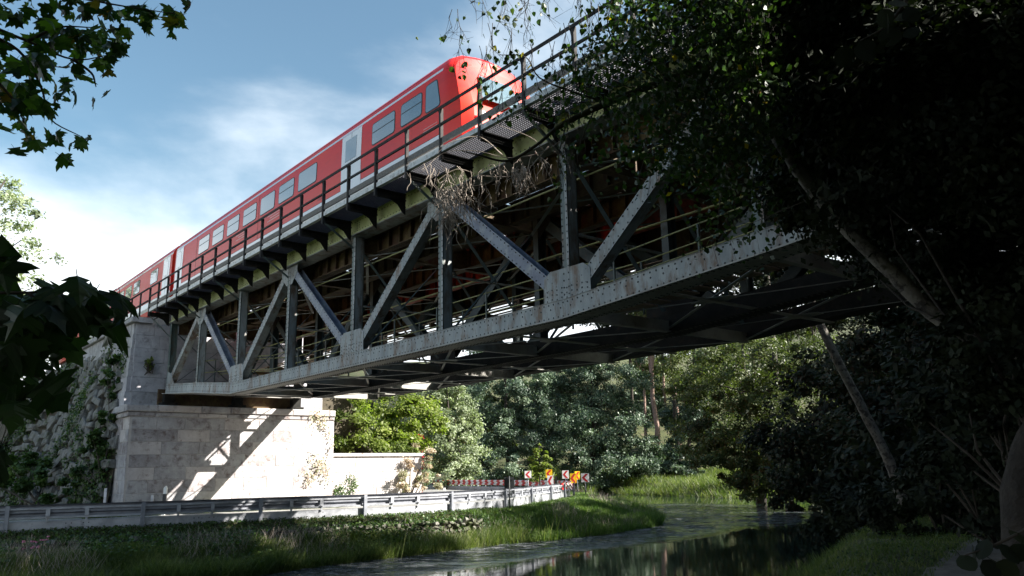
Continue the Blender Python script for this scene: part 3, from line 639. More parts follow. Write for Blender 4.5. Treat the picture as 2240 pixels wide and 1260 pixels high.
# sway frames: crossed struts between trusses, top cross beams
for i, s in enumerate(NODE):
    z0 = ZB[i] + 0.45
    for Da, Db in ((10.32, 12.72), (13.2, 15.4)):
        MB().bbox(s - 0.10, s + 0.10, Da, Db, 5.75, 5.78).bbox(s - 0.012, s + 0.012, Da, Db, 5.782, 6.28).bbox(s - 0.10, s + 0.10, Da, Db, 6.282, 6.31).build('cross_beam', MT['rust'], br)
        MB().beam(B(s - 0.03, Da, z0), B(s - 0.03, Db, 5.74), dv, 0.11, 0.012).build('sway_brace', MT['steel_blue'], br)
        MB().beam(B(s + 0.03, Db, z0), B(s + 0.03, Da, 5.74), dv, 0.11, 0.012).build('sway_brace', MT['steel_blue'], br)
        MB().bbox(s - 0.05, s + 0.05, Da, Db, 4.30, 4.33).build('sway_strut', MT['steel'], br)
# stringers: rusty plate girders with stiffeners
for D in (10.75, 12.05, 13.75, 14.95):
    for i in range(8):
        a, b = NODE[i + 1] + 0.11, NODE[i] - 0.11; red = D > 14
        m = MB().bbox(a, b, D - 0.012, D + 0.012, 5.832, 6.318).bbox(a, b, D - 0.13, D + 0.13, 5.80, 5.83).bbox(a, b, D - 0.13, D + 0.13, 6.32, 6.35)
        k = int((b - a) / 0.55)
        for j in range(k + 1):
            s_ = a + 0.06 + (b - a - 0.12) * j / k
            for sg in (-1, 1): m.bbox(s_ - 0.02, s_ + 0.02, D + sg * 0.065 - 0.052, D + sg * 0.065 + 0.052, 5.834, 6.316)
        o = m.build('stringer', MT['red_primer'] if (red and i in (2, 3, 5)) else MT['rust'], br)
        if D < 11:
            r = MB()
            for dn in (-0.08, 0.08): rows(r, B(a, D + dn, 5.798), B(b, D + dn, 5.798), -zv, 0.12, 0.024)
            r.build('rivet', MT['rivet_pale'], o, kind='stuff')
    # top lateral angles under the stringers
for i in range(8):
    for Da, Db in ((10.4, 12.7), (13.2, 15.3)):
        MB().beam(B(NODE[i], Da, 5.70), B(NODE[i + 1], Db, 5.70), dv, 0.08, 0.012).build('lateral_brace', MT['steel_post'], br)
        MB().beam(B(NODE[i + 1], Da, 5.67), B(NODE[i], Db, 5.67), dv, 0.08, 0.012).build('lateral_brace', MT['steel_post'], br)
# sleepers and rails for both tracks
slm = None
for D0, D1, z in ((10.42, 12.5, 6.66), (13.3, 15.4, 6.36)):
    s = 2.2
    while s < 35.2:
        if slm is None:
            o = MB().bbox(s, s + 0.25, D0, D1, z, z + 0.20).build('sleeper', MT['sleeper'], br); slm = o.data
        else:
            place('sleeper', slm, B(s + 0.125 + rnd.uniform(-0.02, 0.02), (D0 + D1) / 2, z + 0.10), br, rot=(0, 0, rnd.uniform(-0.012, 0.012)))
        s += 0.56 if D0 < 12 else 0.36
def railbar(D, z, a=1.8, b=36.5, parent=br):
    return MB().bbox(a, b, D - 0.065, D + 0.065, z, z + 0.02).bbox(a, b, D - 0.009, D + 0.009, z + 0.021, z + 0.11).bbox(a, b, D - 0.035, D + 0.035, z + 0.111, z + 0.15).build('rail', MT['rail_steel'], parent)
for D, z in ((10.80, 6.862), (12.10, 6.862), (13.70, 6.562), (15.0, 6.562)): railbar(D, z)
# chequer plates between the rails in patches
for k in range(22):
    s = 3 + k * 1.45; D = rnd.choice([11.45, 11.45, 12.35]); MB().bbox(s, s + 1.2, D - 0.35, D + 0.35, 6.866, 6.878).build('deck_plate', MT['steel_dark'], br)
# lower service deck of long planks between the second and third truss
for i in range(8):
    for j in range(9):
        D = 13.12 + j * 0.272; zz = 4.30 + rnd.uniform(-0.008, 0.008)
        if rnd.random() < 0.05: continue
        MB().bbox(NODE[i + 1] + rnd.uniform(0.0, 0.08), NODE[i] - rnd.uniform(0.0, 0.08), D, D + rnd.uniform(0.095, 0.125), zz, zz + 0.012).build('deck_plank', MT['plank'], br)
    for f in (0.25, 0.75):
        s = NODE[i + 1] + (NODE[i] - NODE[i + 1]) * f
        MB().bbox(s - 0.05, s + 0.05, 13.1, 15.5, 4.17, 4.285).build('plank_bearer', MT['rust'], br)
# plate girder on the far side above the service deck
for i in range(8):
    a, b = NODE[i + 1] + 0.004, NODE[i] - 0.004
    m = MB().bbox(a, b, 15.92, 15.94, 5.25, 6.58).bbox(a, b, 15.78, 16.08, 5.21, 5.247).bbox(a, b, 15.78, 16.08, 6.583, 6.60)
    for j in range(6): s_ = a + 0.1 + (b - a - 0.2) * j / 5; m.bbox(s_ - 0.012, s_ + 0.012, 15.80, 15.918, 5.25, 6.58)
    m.build('plate_girder', MT['rust'], br)
# inner catwalk with thin yellow-green railings, planks crosswise
for i in range(8):
    a, b = NODE[i + 1], NODE[i]; zc = lambda s: 0.42 + np.interp(s, NODE[::-1], ZB[::-1])
    for j in range(12):
        s = a + (b - a) * (j + 0.5) / 12; MB().bbox(s - 0.13, s + 0.13, 11.25, 12.15, zc(s), zc(s) + 0.03).build('catwalk_plank', MT['plank'], br)
    for D in (11.3, 12.1):
        for h in (0.5, 0.98): MB().tube([B(a, D, zc(a) + h), B(b, D, zc(b) + h)], 0.016, 6).build('catwalk_rail', MT['yellow_rail'], br)
        for f in (0.0, 0.5): s = a + (b - a) * f; MB().beam(B(s + 0.02, D, zc(s) - 0.1), B(s + 0.02, D, zc(s) + 0.98), dv, 0.035, 0.035).build('catwalk_post', MT['steel_post'], br)
# thin conduits hung inside the trusses
for D, z in ((12.5, 4.9), (13.3, 5.2), (10.6, 5.55)):
    MB().tube([B(2.5, D, z), B(34.5, D, z)], 0.02, 6).build('conduit', MT['yellow_rail'], br)

# ---- cantilevered side walkway with grating, brackets, struts, railing
PS = []                                                             # railing post stations, three to a panel
for i in range(8):
    for k in range(3): PS.append(NODE[i] + (NODE[i + 1] - NODE[i]) * k / 3)
PS = [s for s in PS] + [NODE[8]]
DW = 9.12; WZK = 6.60
def walkway(D, sgn, name_post='railing_post', detail=True):
    """sgn -1: hangs off the near truss towards the camera; +1: off the far truss"""
    Di = 9.90 if sgn < 0 else 15.98
    lo, hi = min(D, Di), max(D, Di)
    for k, s in enumerate(PS):
        # bracket: pair of angles with a slot between, haunch plate at the chord
        m = MB().bbox(s - 0.05, s + 0.05, lo, hi, 6.545, 6.575).bbox(s - 0.012, s + 0.012, lo, hi, 6.42, 6.543).bbox(s - 0.05, s + 0.05, lo, hi, 6.39, 6.418)
        h0 = Di - sgn * 0.0; t_ = -sgn
        m.poly([B(s - 0.008, h0, 6.388), B(s - 0.008, h0 - sgn * -0.0, 6.05), B(s - 0.008, h0 + sgn * 0.10, 6.12), B(s - 0.008, h0 + sgn * 0.22, 6.28), B(s - 0.008, h0 + sgn * 0.45, 6.388)], dv * 0.016)
        m.build('walkway_bracket', MT['steel_dark'], br)
        p = MB(); w = 0.065
        p.bbox(s - w / 2, s + w / 2, D - 0.075 if sgn < 0 else D + 0.01, D - 0.065 if sgn < 0 else D + 0.075, 6.38, 7.56)
        p.bbox(s - w / 2, s - w / 2 + 0.010, D - 0.064 if sgn < 0 else D - 0.0, D - 0.004 if sgn < 0 else D + 0.009, 6.38, 7.56)
        p.poly([B(s - 0.03, D - 0.07, 7.56), B(s - 0.03, D - 0.07, 7.44), B(s - 0.09, D - 0.07, 7.56)], nv * 0.01)
        p.poly([B(s + 0.03, D - 0.07, 7.56), B(s + 0.03, D - 0.07, 7.44), B(s + 0.09, D - 0.07, 7.56)], nv * 0.01)
        p.build(name_post, MT['railing'], br)
    for i in range(0, len(PS) - 1):
        a, b = PS[i + 1], PS[i]
        MB().bbox(a + 0.002, b - 0.002, D - 0.09, D - 0.03, 7.562, 7.60).bbox(a + 0.002, b - 0.002, D - 0.09, D - 0.082, 7.53, 7.56).build('handrail', MT['railing'], br)
        MB().bbox(a, b, D - 0.062, D - 0.052, 7.185, 7.235).bbox(a, b, D - 0.050, D - 0.02, 7.185, 7.193).build('mid_rail', MT['railing'], br)
        MB().bbox(a + 0.004, b - 0.004, D - 0.050, D - 0.012, 6.76, 6.90).build('kick_board', MT['grey_timber'], br)
        MB().bbox(a + 0.004, b - 0.004, D - 0.05, D + 0.0, 6.578, 6.69).bbox(a + 0.004, b - 0.004, D + 0.001, D + 0.05, 6.578, 6.59).build('edge_channel', MT['white_edge'], br)
        m = MB(); n_ = max(2, int((b - a) / 0.058))
        for j in range(n_): s_ = a + (b - a) * (j + 0.5) / n_; m.bbox(s_ - 0.006, s_ + 0.006, lo + 0.06, hi, 6.602, 6.635)
        kk = int((hi - lo) / 0.058)
        for j in range(kk): d_ = lo + 0.07 + j * 0.058; m.bbox(a + 0.005, b - 0.005, d_ - 0.0055, d_ + 0.0055, 6.600, 6.630)
        m.build('walkway_grating', MT['grating'], br)
    for i in range(1, 9):
        s = NODE[i] if i < 9 else NODE[8]
        e = Di + (0.06 if sgn < 0 else -0.06)
        MB().beam(B(s, D + (0.0 if sgn < 0 else 0.0), 6.42), B(s, e, 5.86), dv, 0.075, 0.012).beam(B(s - 0.03, D, 6.41), B(s - 0.03, e, 5.85), np.cross(dv, nv), 0.06, 0.01).build('walkway_strut', MT['steel_post'], br)
walkway(DW, -1)
walkway(16.75, 1)
# end struts of the walkway at the abutment
MB().beam(B(34.6, 9.12, 6.42), B(34.5, 9.95, 5.6), dv, 0.09, 0.02).build('walkway_strut', MT['steel_post'], br)
# bearings on the pier
for D in (10.13, 12.98, 15.63):
    zt = 3.27 if D < 15 else 3.42
    MB().bbox(34.45, 34.95, D - 0.3, D + 0.3, 2.81, 2.93).bbox(34.55, 34.85, D - 0.2, D + 0.2, 2.931, zt - 0.01).build('bearing', MT['steel_dark'], br)
MB().bbox(34.98, 35.1, 9.8, 16.0, 2.82, 3.5).build('end_plate', MT['rust'], br)
# railing continuing along the wing wall
wr = root('wing_wall_railing', B(39, 9.0, 6.5), 'dark tubular railing on the coping of the abutment behind the bridge end', 'railing')
ss = [35.9 + 1.36 * k for k in range(8)]
for s in ss: MB().bbox(s - 0.03, s + 0.03, 9.03, 9.09, 6.47, 7.56).build('railing_post', MT['railing'], wr)
for z in (7.55, 7.02): MB().bbox(34.7, 46, 9.02, 9.08, z + 0.012, z + 0.055).build('railing_bar', MT['railing'], wr)
# right-hand abutment, hidden by the trees
a2 = root('near_abutment', B(1.0, 13, -1.5), 'dark stone abutment under the near right end of the bridge', 'abutment')
cz2 = [-1.6 + 0.62 * k for k in range(8)]
_ab = ab; ab = a2
for ci in range(7):
    x = 8.6
    while x < 17.3:
        w = rnd.uniform(1.2, 2.0); b = min(x + w, 17.4); MB().chamfer(B(1.9, (x + b) / 2, (cz2[ci] + cz2[ci + 1]) / 2), nv * (b - x - 0.012) / 2, zv * 0.305, dv * 0.6, 0.02, 0.004).build('stone_block', MT['stone2'], a2); x = b
ab = _ab
MB().bbox(-30, 1.3, 9.0, 17.0, -1.6, 6.2).build('backfill', MT['earth'], a2)

# ================================================================== TRAIN
MT['pale_mark'] = M('faded_pale_marking', (0.66, 0.30, 0.30), (0.72, 0.45, 0.42), 8, 0.5)
MT['train_dull'] = M('dull_red_hatch', (0.50, 0.03, 0.03), (0.42, 0.03, 0.03), 4, 0.5)
def railcar(s0, s1, nose, label, wins, doors, group):
    c = (s0 + s1) / 2; r = root('railcar', B(c, 11.35, 7.0), label, 'railcar', group)
    # body section (D, z): near side, shoulder, roof, far side
    Dn, Df = 10.05, 12.65
    prof = [(Dn + 0.10, 7.16), (Dn, 7.5), (Dn - 0.0, 8.35), (Dn + 0.02, 9.30), (Dn + 0.08, 9.50), (Dn + 0.22, 9.72), (Dn + 0.50, 9.88), (Dn + 0.95, 9.97), (11.35, 10.0)]
    prof = prof + [(22.70 - d, z) for d, z in prof[:-1][::-1]]
    def ring(s, k=1.0, lift=0.0): return [B(s, 11.35 + (d - 11.35) * k, z) for d, z in prof]
    m = MB(); n = len(prof)
    if nose:
        st = [(s0 + 1.75, 1.0, 0), (s0 + 1.0, 0.985, 0.05), (s0 + 0.4, 0.95, 0.16), (s0, 0.88, 0.3)]
        # sloping nose: lower points run further forward than upper ones
        def nring(i):
            out = []
            for d, z in prof:
                h = max(0.0, (z - 8.0) / 2.0); f = [0.0, 0.42, 0.78, 1.0][i]
                s_ = s0 + 0.8 - f * (0.8 - 0.62 * h ** 1.3) ; kk = [1.0, 0.975, 0.90, 0.70][i]
                zz = z - (0.0, 0.02, 0.10, 0.30)[i] * h
                out.append(B(s_, 11.35 + (d - 11.35) * kk, zz))
            return out
        rings = [nring(i) for i in (3, 2, 1, 0)] + [ring(s1)]
    else: rings = [ring(s0), ring(s1)]
    # insert divisions for smoothness
    vs = [p for rg in rings for p in rg]; k = len(rings)
    fs = [(i * n + j, i * n + j + 1, (i + 1) * n + j + 1, (i + 1) * n + j) for i in range(k - 1) for j in range(n - 1)]
    fs += [(i * n + n - 1, i * n, (i + 1) * n, (i + 1) * n + n - 1) for i in range(k - 1)]
    m.add(vs, fs + [tuple(range(n))[::-1], tuple((k - 1) * n + j for j in range(n))])
    body = m.build('body', MT['train_red'], r, smooth=False)
    for p in body.data.polygons: p.use_smooth = len(p.vertices) == 4
    body.data.set_sharp_from_angle(angle=radians(28))
    sa = s0 + (0.82 if nose else 0.02); sb = s1 - 0.02
    sd = lambda z: float(np.interp(z, [p[1] for p in prof[:9]], [p[0] for p in prof[:9]]))
    def strip(a, b, z0, z1, mat, name, proud=0.006, parent=r):
        zs = sorted({z0, z1} | {z for _, z in prof[:9] if z0 < z < z1}); V = []
        for s in (a, b):
            for z in zs: V.append(B(s, sd(z) - proud, z))
        for s in (a, b):
            for z in zs: V.append(B(s, sd(z) + 0.01, z))
        q = len(zs); F = [(i, i + 1, q + i + 1, q + i) for i in range(q - 1)] + [(2 * q + i, 3 * q + i, 3 * q + i + 1, 2 * q + i + 1) for i in range(q - 1)]
        F += [(0, q, 3 * q, 2 * q), (q - 1, 3 * q - 1, 4 * q - 1, 2 * q - 1)]
        F += [(i, 2 * q + i, 2 * q + i + 1, i + 1) for i in range(q - 1)] + [(q + i, q + i + 1, 3 * q + i + 1, 3 * q + i) for i in range(q - 1)]
        mb = MB().add(V, F); return mb.build(name, mat, parent)
    strip(sa, sb, 7.36, 7.74, MT['train_white'], 'white_stripe')
    strip(sa, sb, 9.36, 9.44, MT['train_white'], 'roof_stripe')
    MB().bbox(sa + 0.5, sb - 0.4, 10.3, 12.4, 6.98, 7.16).build('underframe', MT['train_grey'], r)
    for (a, b) in doors:
        dr = strip(a, b, 7.5, 9.34, MT['train_white'], 'door', 0.012)
        strip(a + (b - a) * 0.24, b - (b - a) * 0.2, 8.52, 9.16, MT['glass'], 'door_window', 0.018, dr)
        strip((a + b) / 2 - 0.006, (a + b) / 2 + 0.006, 7.52, 9.32, MT['rubber'], 'door_seam', 0.015, dr)
    for q in wins:
        a, b = q[:2]; tilt = q[2] if len(q) > 2 else 0
        z0, z1 = (8.55, 9.13) if not tilt else (8.50, 9.20)
        def rr(k, proud, z0=z0, z1=z1, a=a, b=b):
            """rounded window outline"""
            pts = []; cs = 0.07
            for (cx, cz, a0) in ((b - cs, z1 - cs, 0), (a + cs, z1 - cs, 90), (a + cs, z0 + cs, 180), (b - cs, z0 + cs, 270)):
                if tilt and a0 in (90,): cx += tilt
                for t in (0, 30, 60, 90):
                    an = radians(a0 + t); x = cx + (cs + k) * cos(an); z = cz + (cs + k) * sin(an); pts.append(B(x, sd(z) - proud, z))
            return pts
        w = MB().poly(rr(0.03, 0.004), nv * 0.003).build('window', MT['rubber'], r)
        MB().poly(rr(0.0, 0.010), nv * 0.005).build('pane', MT['glass'], w)
        if not tilt and rnd.random() < 0.5 or b - a > 1.1 and a > 14 and a < 17: strip(a + 0.02, b - 0.02, 8.88, 8.90, MT['rubber'], 'window_bar', 0.014, w)
    # roof equipment
    if nose:
        MB().bbox(18.6, 21.9, 10.75, 11.9, 9.985, 10.06).build('roof_box', MT['train_grey'], r)
    else: MB().bbox(s0 + 5, s0 + 9, 10.85, 11.85, 9.985, 10.12).build('roof_box', MT['train_grey'], r)
    # wheels
    for bs in (s0 + 3.6, s1 - 3.6):
        bg_ = MB().bbox(bs - 1.4, bs + 1.4, 10.55, 12.35, 7.02, 7.25).build('bogie', MT['train_grey'], r)
        for e in (-0.95, 0.95):
            for D in (10.80, 12.10): MB().tube([B(bs + e, D - 0.05, 7.42), B(bs + e, D + 0.05, 7.42)], 0.40, 20).build('wheel', MT['rail_steel'], r)
    # panel joints, sockets, grilles and faint pale markings
    for q in range(int((sb - sa) / 2.1)):
        s_ = sa + 0.55 + q * 2.1
        if all(not (a - 0.1 < s_ < b + 0.1) for a, b in doors) and all(not (w[0] - 0.1 < s_ < w[1] + 0.1) for w in wins): strip(s_ - 0.008, s_ + 0.008, 7.76, 9.34, MT['rubber'], 'panel_joint', 0.0035)
    strip(sa, sb, 7.742, 7.752, MT['rubber'], 'sill_joint', 0.007)
    for s_ in ((24.1, 26.9) if nose else (42.0,)):
        for k in range(3): strip(s_, s_ + 0.95 - 0.2 * (k == 1), 8.14 + 0.085 * k, 8.17 + 0.085 * k, MT['pale_mark'], 'pale_marking', 0.0042)
    if nose:
        for k in range(3): strip(15.0, 15.6, 7.95 + 0.07 * k, 7.965 + 0.07 * k, MT['pale_mark'], 'pale_marking', 0.0042)
    for s_ in (sa + 6, sa + 13): strip(s_, s_ + 0.5, 7.85, 8.0, MT['train_dull'], 'access_hatch', 0.004)
    strip(sa + 0.6, sb, 9.60, 9.615, MT['rubber'], 'roof_gutter', 0.006)
    return r
GR = 'red railcars crossing the bridge'
w1 = [(14.9, 15.5, 0.12), (15.7, 16.65), (16.98, 18.12), (21.48, 22.72), (23.08, 24.2), (24.56, 25.7), (26.1, 27.25), (27.68, 28.8), (29.22, 30.34), (30.75, 31.9)]
car1 = railcar(14.0, 34.9, True, 'front red railcar with white doors and sloping nose, leading across the bridge', w1, [(18.72, 19.85), (33.85, 34.75)], GR)
w2 = [(37.35, 38.45), (40.22, 41.25), (41.65, 42.7), (43.05, 44.05), (44.38, 45.4), (45.75, 46.8), (47.9, 48.95), (50.0, 51.1), (52.2, 53.3), (54.5, 55.6)]
car2 = railcar(35.35, 59, False, 'second red railcar behind the coupling, above the stone abutment', w2, [(35.6, 36.55), (57.5, 58.6)], GR)
MB().bbox(34.9, 35.35, 10.35, 12.35, 7.3, 9.8).build('gangway', MT['rubber'], car2)
# nose details: windscreen, lamps, coupler
def nose_plate(name, pts, mat, t=0.01): return MB().poly(pts, dv * t).build(name, mat, car1)
nose_plate('windscreen', [B(14.09, 10.72, 8.55), B(14.09, 11.98, 8.55), B(14.40, 11.85, 9.3), B(14.40, 10.85, 9.3)], MT['glass'], 0.03)
for D in (10.62, 12.02): MB().tube([B(13.93, D, 8.05), B(14.05, D, 8.05)], 0.10, 12).build('headlight', MT['white'], car1)
MB().bbox(13.5, 14.1, 11.2, 11.5, 7.2, 7.42).build('coupler', MT['train_grey'], car1)
# rails on the embankment under the second car
MB().bbox(36.5, 62, 10.73, 10.86, 6.86, 7.0).build('rail', MT['rail_steel'], None, kind='structure')
MB().bbox(36.5, 62, 12.03, 12.17, 6.86, 7.0).build('rail', MT['rail_steel'], None, kind='structure')
bal = MB().bbox(36.0, 118, 10.2, 12.8, 6.15, 6.86); setp(bal.build('ballast', MT['path']), kind='structure')
# ================================================================== GUARD RAILS
def sweep(path, zs, prof, name, mat, parent, **kw):
    """profile [(offset to the left of travel, height)] closed, swept along 2D path"""
    t = np.gradient(path, axis=0); t /= np.linalg.norm(t, axis=1, keepdims=True); nn_ = np.stack([-t[:, 1], t[:, 0]], 1)
    m = MB(); k = len(prof); V = []
    for i, p in enumerate(path):
        for o_, h in prof: V.append((p[0] + nn_[i][0] * o_, p[1] + nn_[i][1] * o_, zs[i] + h))
    F = [(i * k + j, i * k + (j + 1) % k, (i + 1) * k + (j + 1) % k, (i + 1) * k + j) for i in range(len(path) - 1) for j in range(k)]
    F = [f[::-1] for f in F] + [tuple(range(k)), tuple((len(path) - 1) * k + j for j in range(k))[::-1]]
    return m.add(V, F).build(name, mat, parent, **kw)
GH = 1.1
Wp = [(0.0, 0.70), (0.02, 0.70), (0.085, 0.655), (0.085, 0.60), (0.01, 0.56), (0.01, 0.50), (0.085, 0.46), (0.085, 0.405), (0.02, 0.36), (0.0, 0.36)]
Wp = [(a, h * 1.1) for a, h in Wp]
Wprof = [(a + 0.10, h) for a, h in Wp] + [(a + 0.085, h) for a, h in Wp[::-1]]
plate = [(0.12, 0.02), (0.12, 0.30), (0.135, 0.315), (0.15, 0.30), (0.15, 0.02)]
def guard(i0, i1, label, span, stripes=False):
    P = RAIL[i0:i1 + 1]; base = -1.49 if not stripes else -1.45
    r = root('guard_rail', (*P[len(P) // 2], base), label, 'guard rail')
    i = 0
    while i < len(P) - 1:
        j = min(i + span, len(P) - 1); seg = P[i:j + 1]
        if stripes:
            for a in range(i, j):
                pp = np.array([P[a], P[a + 1]])
                sweep(pp, [base, base], Wprof, 'beam', MT['red'] if (a // 1) % 2 == 0 else MT['white'], r)
        else:
            pp = np.array(seg); sweep(pp, [base] * len(pp), Wprof, 'beam', MT['galv_dark'], r)  # beam darkened in colour for the shaded recess between the bars
            for hb_ in (0.635, 0.38): sweep(pp, [base] * len(pp), [(0.055, hb_), (0.055, hb_ + 0.045), (0.095, hb_ + 0.05), (0.095, hb_ - 0.005)], 'rear_bar', MT['galv'], r)
        sweep(np.array(seg), [base] * len(seg), plate if not stripes else [(a + 0.1, b) for a, b in plate], 'lower_plate', MT['galv'], r)
        t = seg[-1] - seg[0]; t = t / np.linalg.norm(t); t3 = np.array([t[0], t[1], 0]); n3 = np.array([-t[1], t[0], 0]); p = np.array([seg[0][0], seg[0][1], base])
        # C-shaped post
        m = MB().box(p + zv * 0.26 - n3 * 0.02, t3 * 0.055, n3 * 0.006, zv * 0.50).box(p + zv * 0.22 + n3 * 0.03 + t3 * 0.05, t3 * 0.005, n3 * 0.044, zv * 0.46).box(p + zv * 0.22 + n3 * 0.03 - t3 * 0.05, t3 * 0.005, n3 * 0.044, zv * 0.46)
        m.build('post', MT['galv_dark'], r)
        for f in (0.33, 0.66):
            q = seg[int(f * (len(seg) - 1))]; q3 = np.array([q[0], q[1], base])
            MB().box(q3 + zv * 0.56 + n3 * 0.05, t3 * 0.055, n3 * 0.012, zv * 0.10).box(q3 + zv * 0.45 + n3 * 0.035, t3 * 0.055, n3 * 0.045, zv * 0.008).box(q3 + zv * 0.36 + n3 * 0.09, t3 * 0.03, n3 * 0.02, zv * 0.075).build('spacer_bracket', MT['galv'], r)
            bq = MB()
            for a in (-1, 1):
                for b in (-1, 1): rivet(bq, q3 + t3 * (a * 0.07 + (0.55 if f < 0.5 else 0)) + zv * (0.17 + b * 0.06) + n3 * 0.118, -n3, t3, 0.018)
            bq.build('bolt', MT['rivet'], r, kind='stuff')
        i = j
    return r
kbend = int(np.argmin(np.hypot(RAIL[:, 0] - 2.95, RAIL[:, 1] - 42.7)))
guard(4, kbend, 'grey steel guard rail along the river side of the road, running under the bridge', 7)
guard(kbend + 1, len(RAIL) - 12, 'red and white striped guard rail on the outside of the road bend', 7, True)

# ================================================================== SIGNS
def face_frame(P):
    v = np.array([P[0], P[1], 0]); v /= np.linalg.norm(v); side = np.array([v[1], -v[0], 0]); return v, side   # v away from camera, side to the right
def chev(px, py, w, h, dist, bgm, arm, label, pole=True, lean=0.0, tall=False, back=False, turn=0.0):
    c = at(px, py, dist); v, sd_ = face_frame(c)
    if turn: a = radians(turn); v, sd_ = v * cos(a) + sd_ * sin(a), sd_ * cos(a) - v * sin(a)
    W = w / FPX * dist / 2; H = h / FPX * dist / 2; g = float(ground(c[0], c[1])); up = zv * cos(lean) + sd_ * sin(lean)
    r = root('chevron_sign' if not back else 'road_sign', (c[0], c[1], g), label, 'road sign', None)
    MB().box(c, sd_ * W, up * H, v * 0.012).build('board', bgm, r)
    if not back:
        f = c - v * 0.013; Q = lambda a, b: f + sd_ * W * a + up * H * b
        MB().poly([Q(-0.82, 0.0), Q(0.10, 0.88), Q(0.78, 0.88), Q(-0.14, 0.0), Q(0.78, -0.88), Q(0.10, -0.88)], -v * 0.003).build('chevron', arm, r)
    if pole: MB().tube([np.array([c[0], c[1], g - 0.1]) + v * 0.04, c + v * 0.04 + up * H * 0.9], 0.026 if not back else 0.03, 8).build('pole', MT['galv_dark'] if not back else MT['black'], r, smooth=True)
    if back:
        MB().tube([np.array([c[0], c[1], g - 0.1]) - v * 0.05, c - v * 0.05 + zv * H * 1.15], 0.026, 8).build('pole', MT['black'], r, smooth=True)
        MB().box(c - v * 0.03 + zv * H * 0.6, sd_ * W * 0.8, zv * 0.02, v * 0.015).build('bracket', MT['black'], r)
    return r
chev(1155, 1038, 14, 15, 48.4, MT['white'], MT['red'], 'small white chevron sign with red arrow, leftmost, in front of the pale bush')
chev(1201, 1036, 14, 17, 48.8, MT['yellow'], MT['red'], 'small yellow chevron sign with red arrow just above the tall white sign')
chev(1204, 1053, 13, 24, 42.7, MT['white'], MT['red'], 'tall white chevron sign with faded red arrow behind the guard rail')
chev(1237, 1038, 14, 17, 49.2, MT['white'], MT['red'], 'white chevron sign with red arrow between the two groups of yellow signs')
chev(1263, 1040, 11, 17, 51.1, MT['yellow'], MT['red'], 'yellow chevron sign partly hidden behind the larger yellow one', turn=-15)
chev(1254, 1046, 14, 20, 48.0, MT['yellow'], MT['red'], 'larger yellow chevron sign with red arrow at the end of the guard rail')
chev(1280, 1045, 17, 18, 46.6, MT['white'], MT['red'], 'white chevron sign with red arrow on its own grey pole, rightmost')
chev(1114, 1056, 21, 24, 32.9, MT['black'], MT['black'], 'black back of a square road sign on a pole in front of the guard rail', back=True, pole=False)
c = at(1216, 1053, 43.6); g = float(ground(c[0], c[1])); r = root('marker_board', (c[0], c[1], g), 'narrow dark grey upright board just right of the tall white chevron sign', 'marker board')
MB().box(np.array([c[0], c[1], (g + c[2] + 0.26) / 2]), np.array([0.07, 0, 0]), np.array([0, 0.02, 0]), zv * (c[2] + 0.26 - g) / 2).build('panel', MT['steel_dark'], r)

def delineator(P, h, label, lean=0.04):
    r = root('marker_post', P, label, 'marker post', 'white marker posts beside the road')
    up = zv + np.array([lean, 0, 0]); a = np.array([0.06, 0, 0]); b = np.array([0, 0.045, 0]); P = np.array(P, float)
    def sec(f0, f1, mat, name): MB().box(P + up * h * (f0 + f1) / 2, a, b, up * h * (f1 - f0) / 2).build(name, mat, r)
    sec(-0.1, 0.24, MT['white'], 'post_base'); sec(0.241, 0.76, MT['black'], 'band'); sec(0.761, 0.97, MT['white'], 'post_top')
    MB().poly([P + up * h * 0.971 - a - b, P + up * h * 0.971 + a - b, P + up * h * 1.05 + a * 0.2 - b], b * 2).build('cap', MT['white'], r)
def on_s(px, py, s_):
    v = ray(px, py); return v * (s_ / (v @ dv))
t_ = on_s(361, 1064, 33.2); delineator((t_[0], t_[1], -1.42), (t_[2] + 1.42) / 1.03, 'white marker post with black band leaning by the shaded corner of the pier', 0.03)
t_ = at(972, 1066, 34.5); p = np.array([t_[0], t_[1], -1.46]); H_ = t_[2] + 1.46; r = root('marker_post', p, 'plain white marker post behind the guard rail where the road opens up', 'marker post', 'white marker posts beside the road')
MB().box(p + zv * H_ * 0.45, np.array([0.055, 0, 0]), np.array([0, 0.05, 0]), zv * H_ * 0.45).build('post_base', MT['white'], r); MB().box(p + zv * H_ * 0.72, np.array([0.057, 0, 0]), np.array([0, 0.052, 0]), zv * 0.07).build('band', MT['black'], r); MB().box(p + zv * H_ * 0.94, np.array([0.048, 0, 0]), np.array([0, 0.045, 0]), zv * H_ * 0.04).build('cap', MT['white'], r)
for x, y, h, lb_ in ((232, 1068, 0.62, 'blue-grey stub post at the foot of the rubble wall'), (334, 1083, 0.42, 'short blue-grey stub post just left of the black and white marker post')):
    t_ = on_s(x, y, 34.0 if x > 300 else 35.2); h = t_[2] + 1.45; p = np.array([t_[0], t_[1], -1.45]); m = MB().box(p + zv * h / 2, np.array([0.045, 0, 0]), np.array([0, 0.02, 0]), zv * h / 2).box(p + zv * h / 2 + np.array([-0.05, 0.03, 0]), np.array([0.006, 0, 0]), np.array([0, 0.05, 0]), zv * h / 2)
    o = m.build('stub_post', MT['galv'], None); setp(o, lb_, 'post')

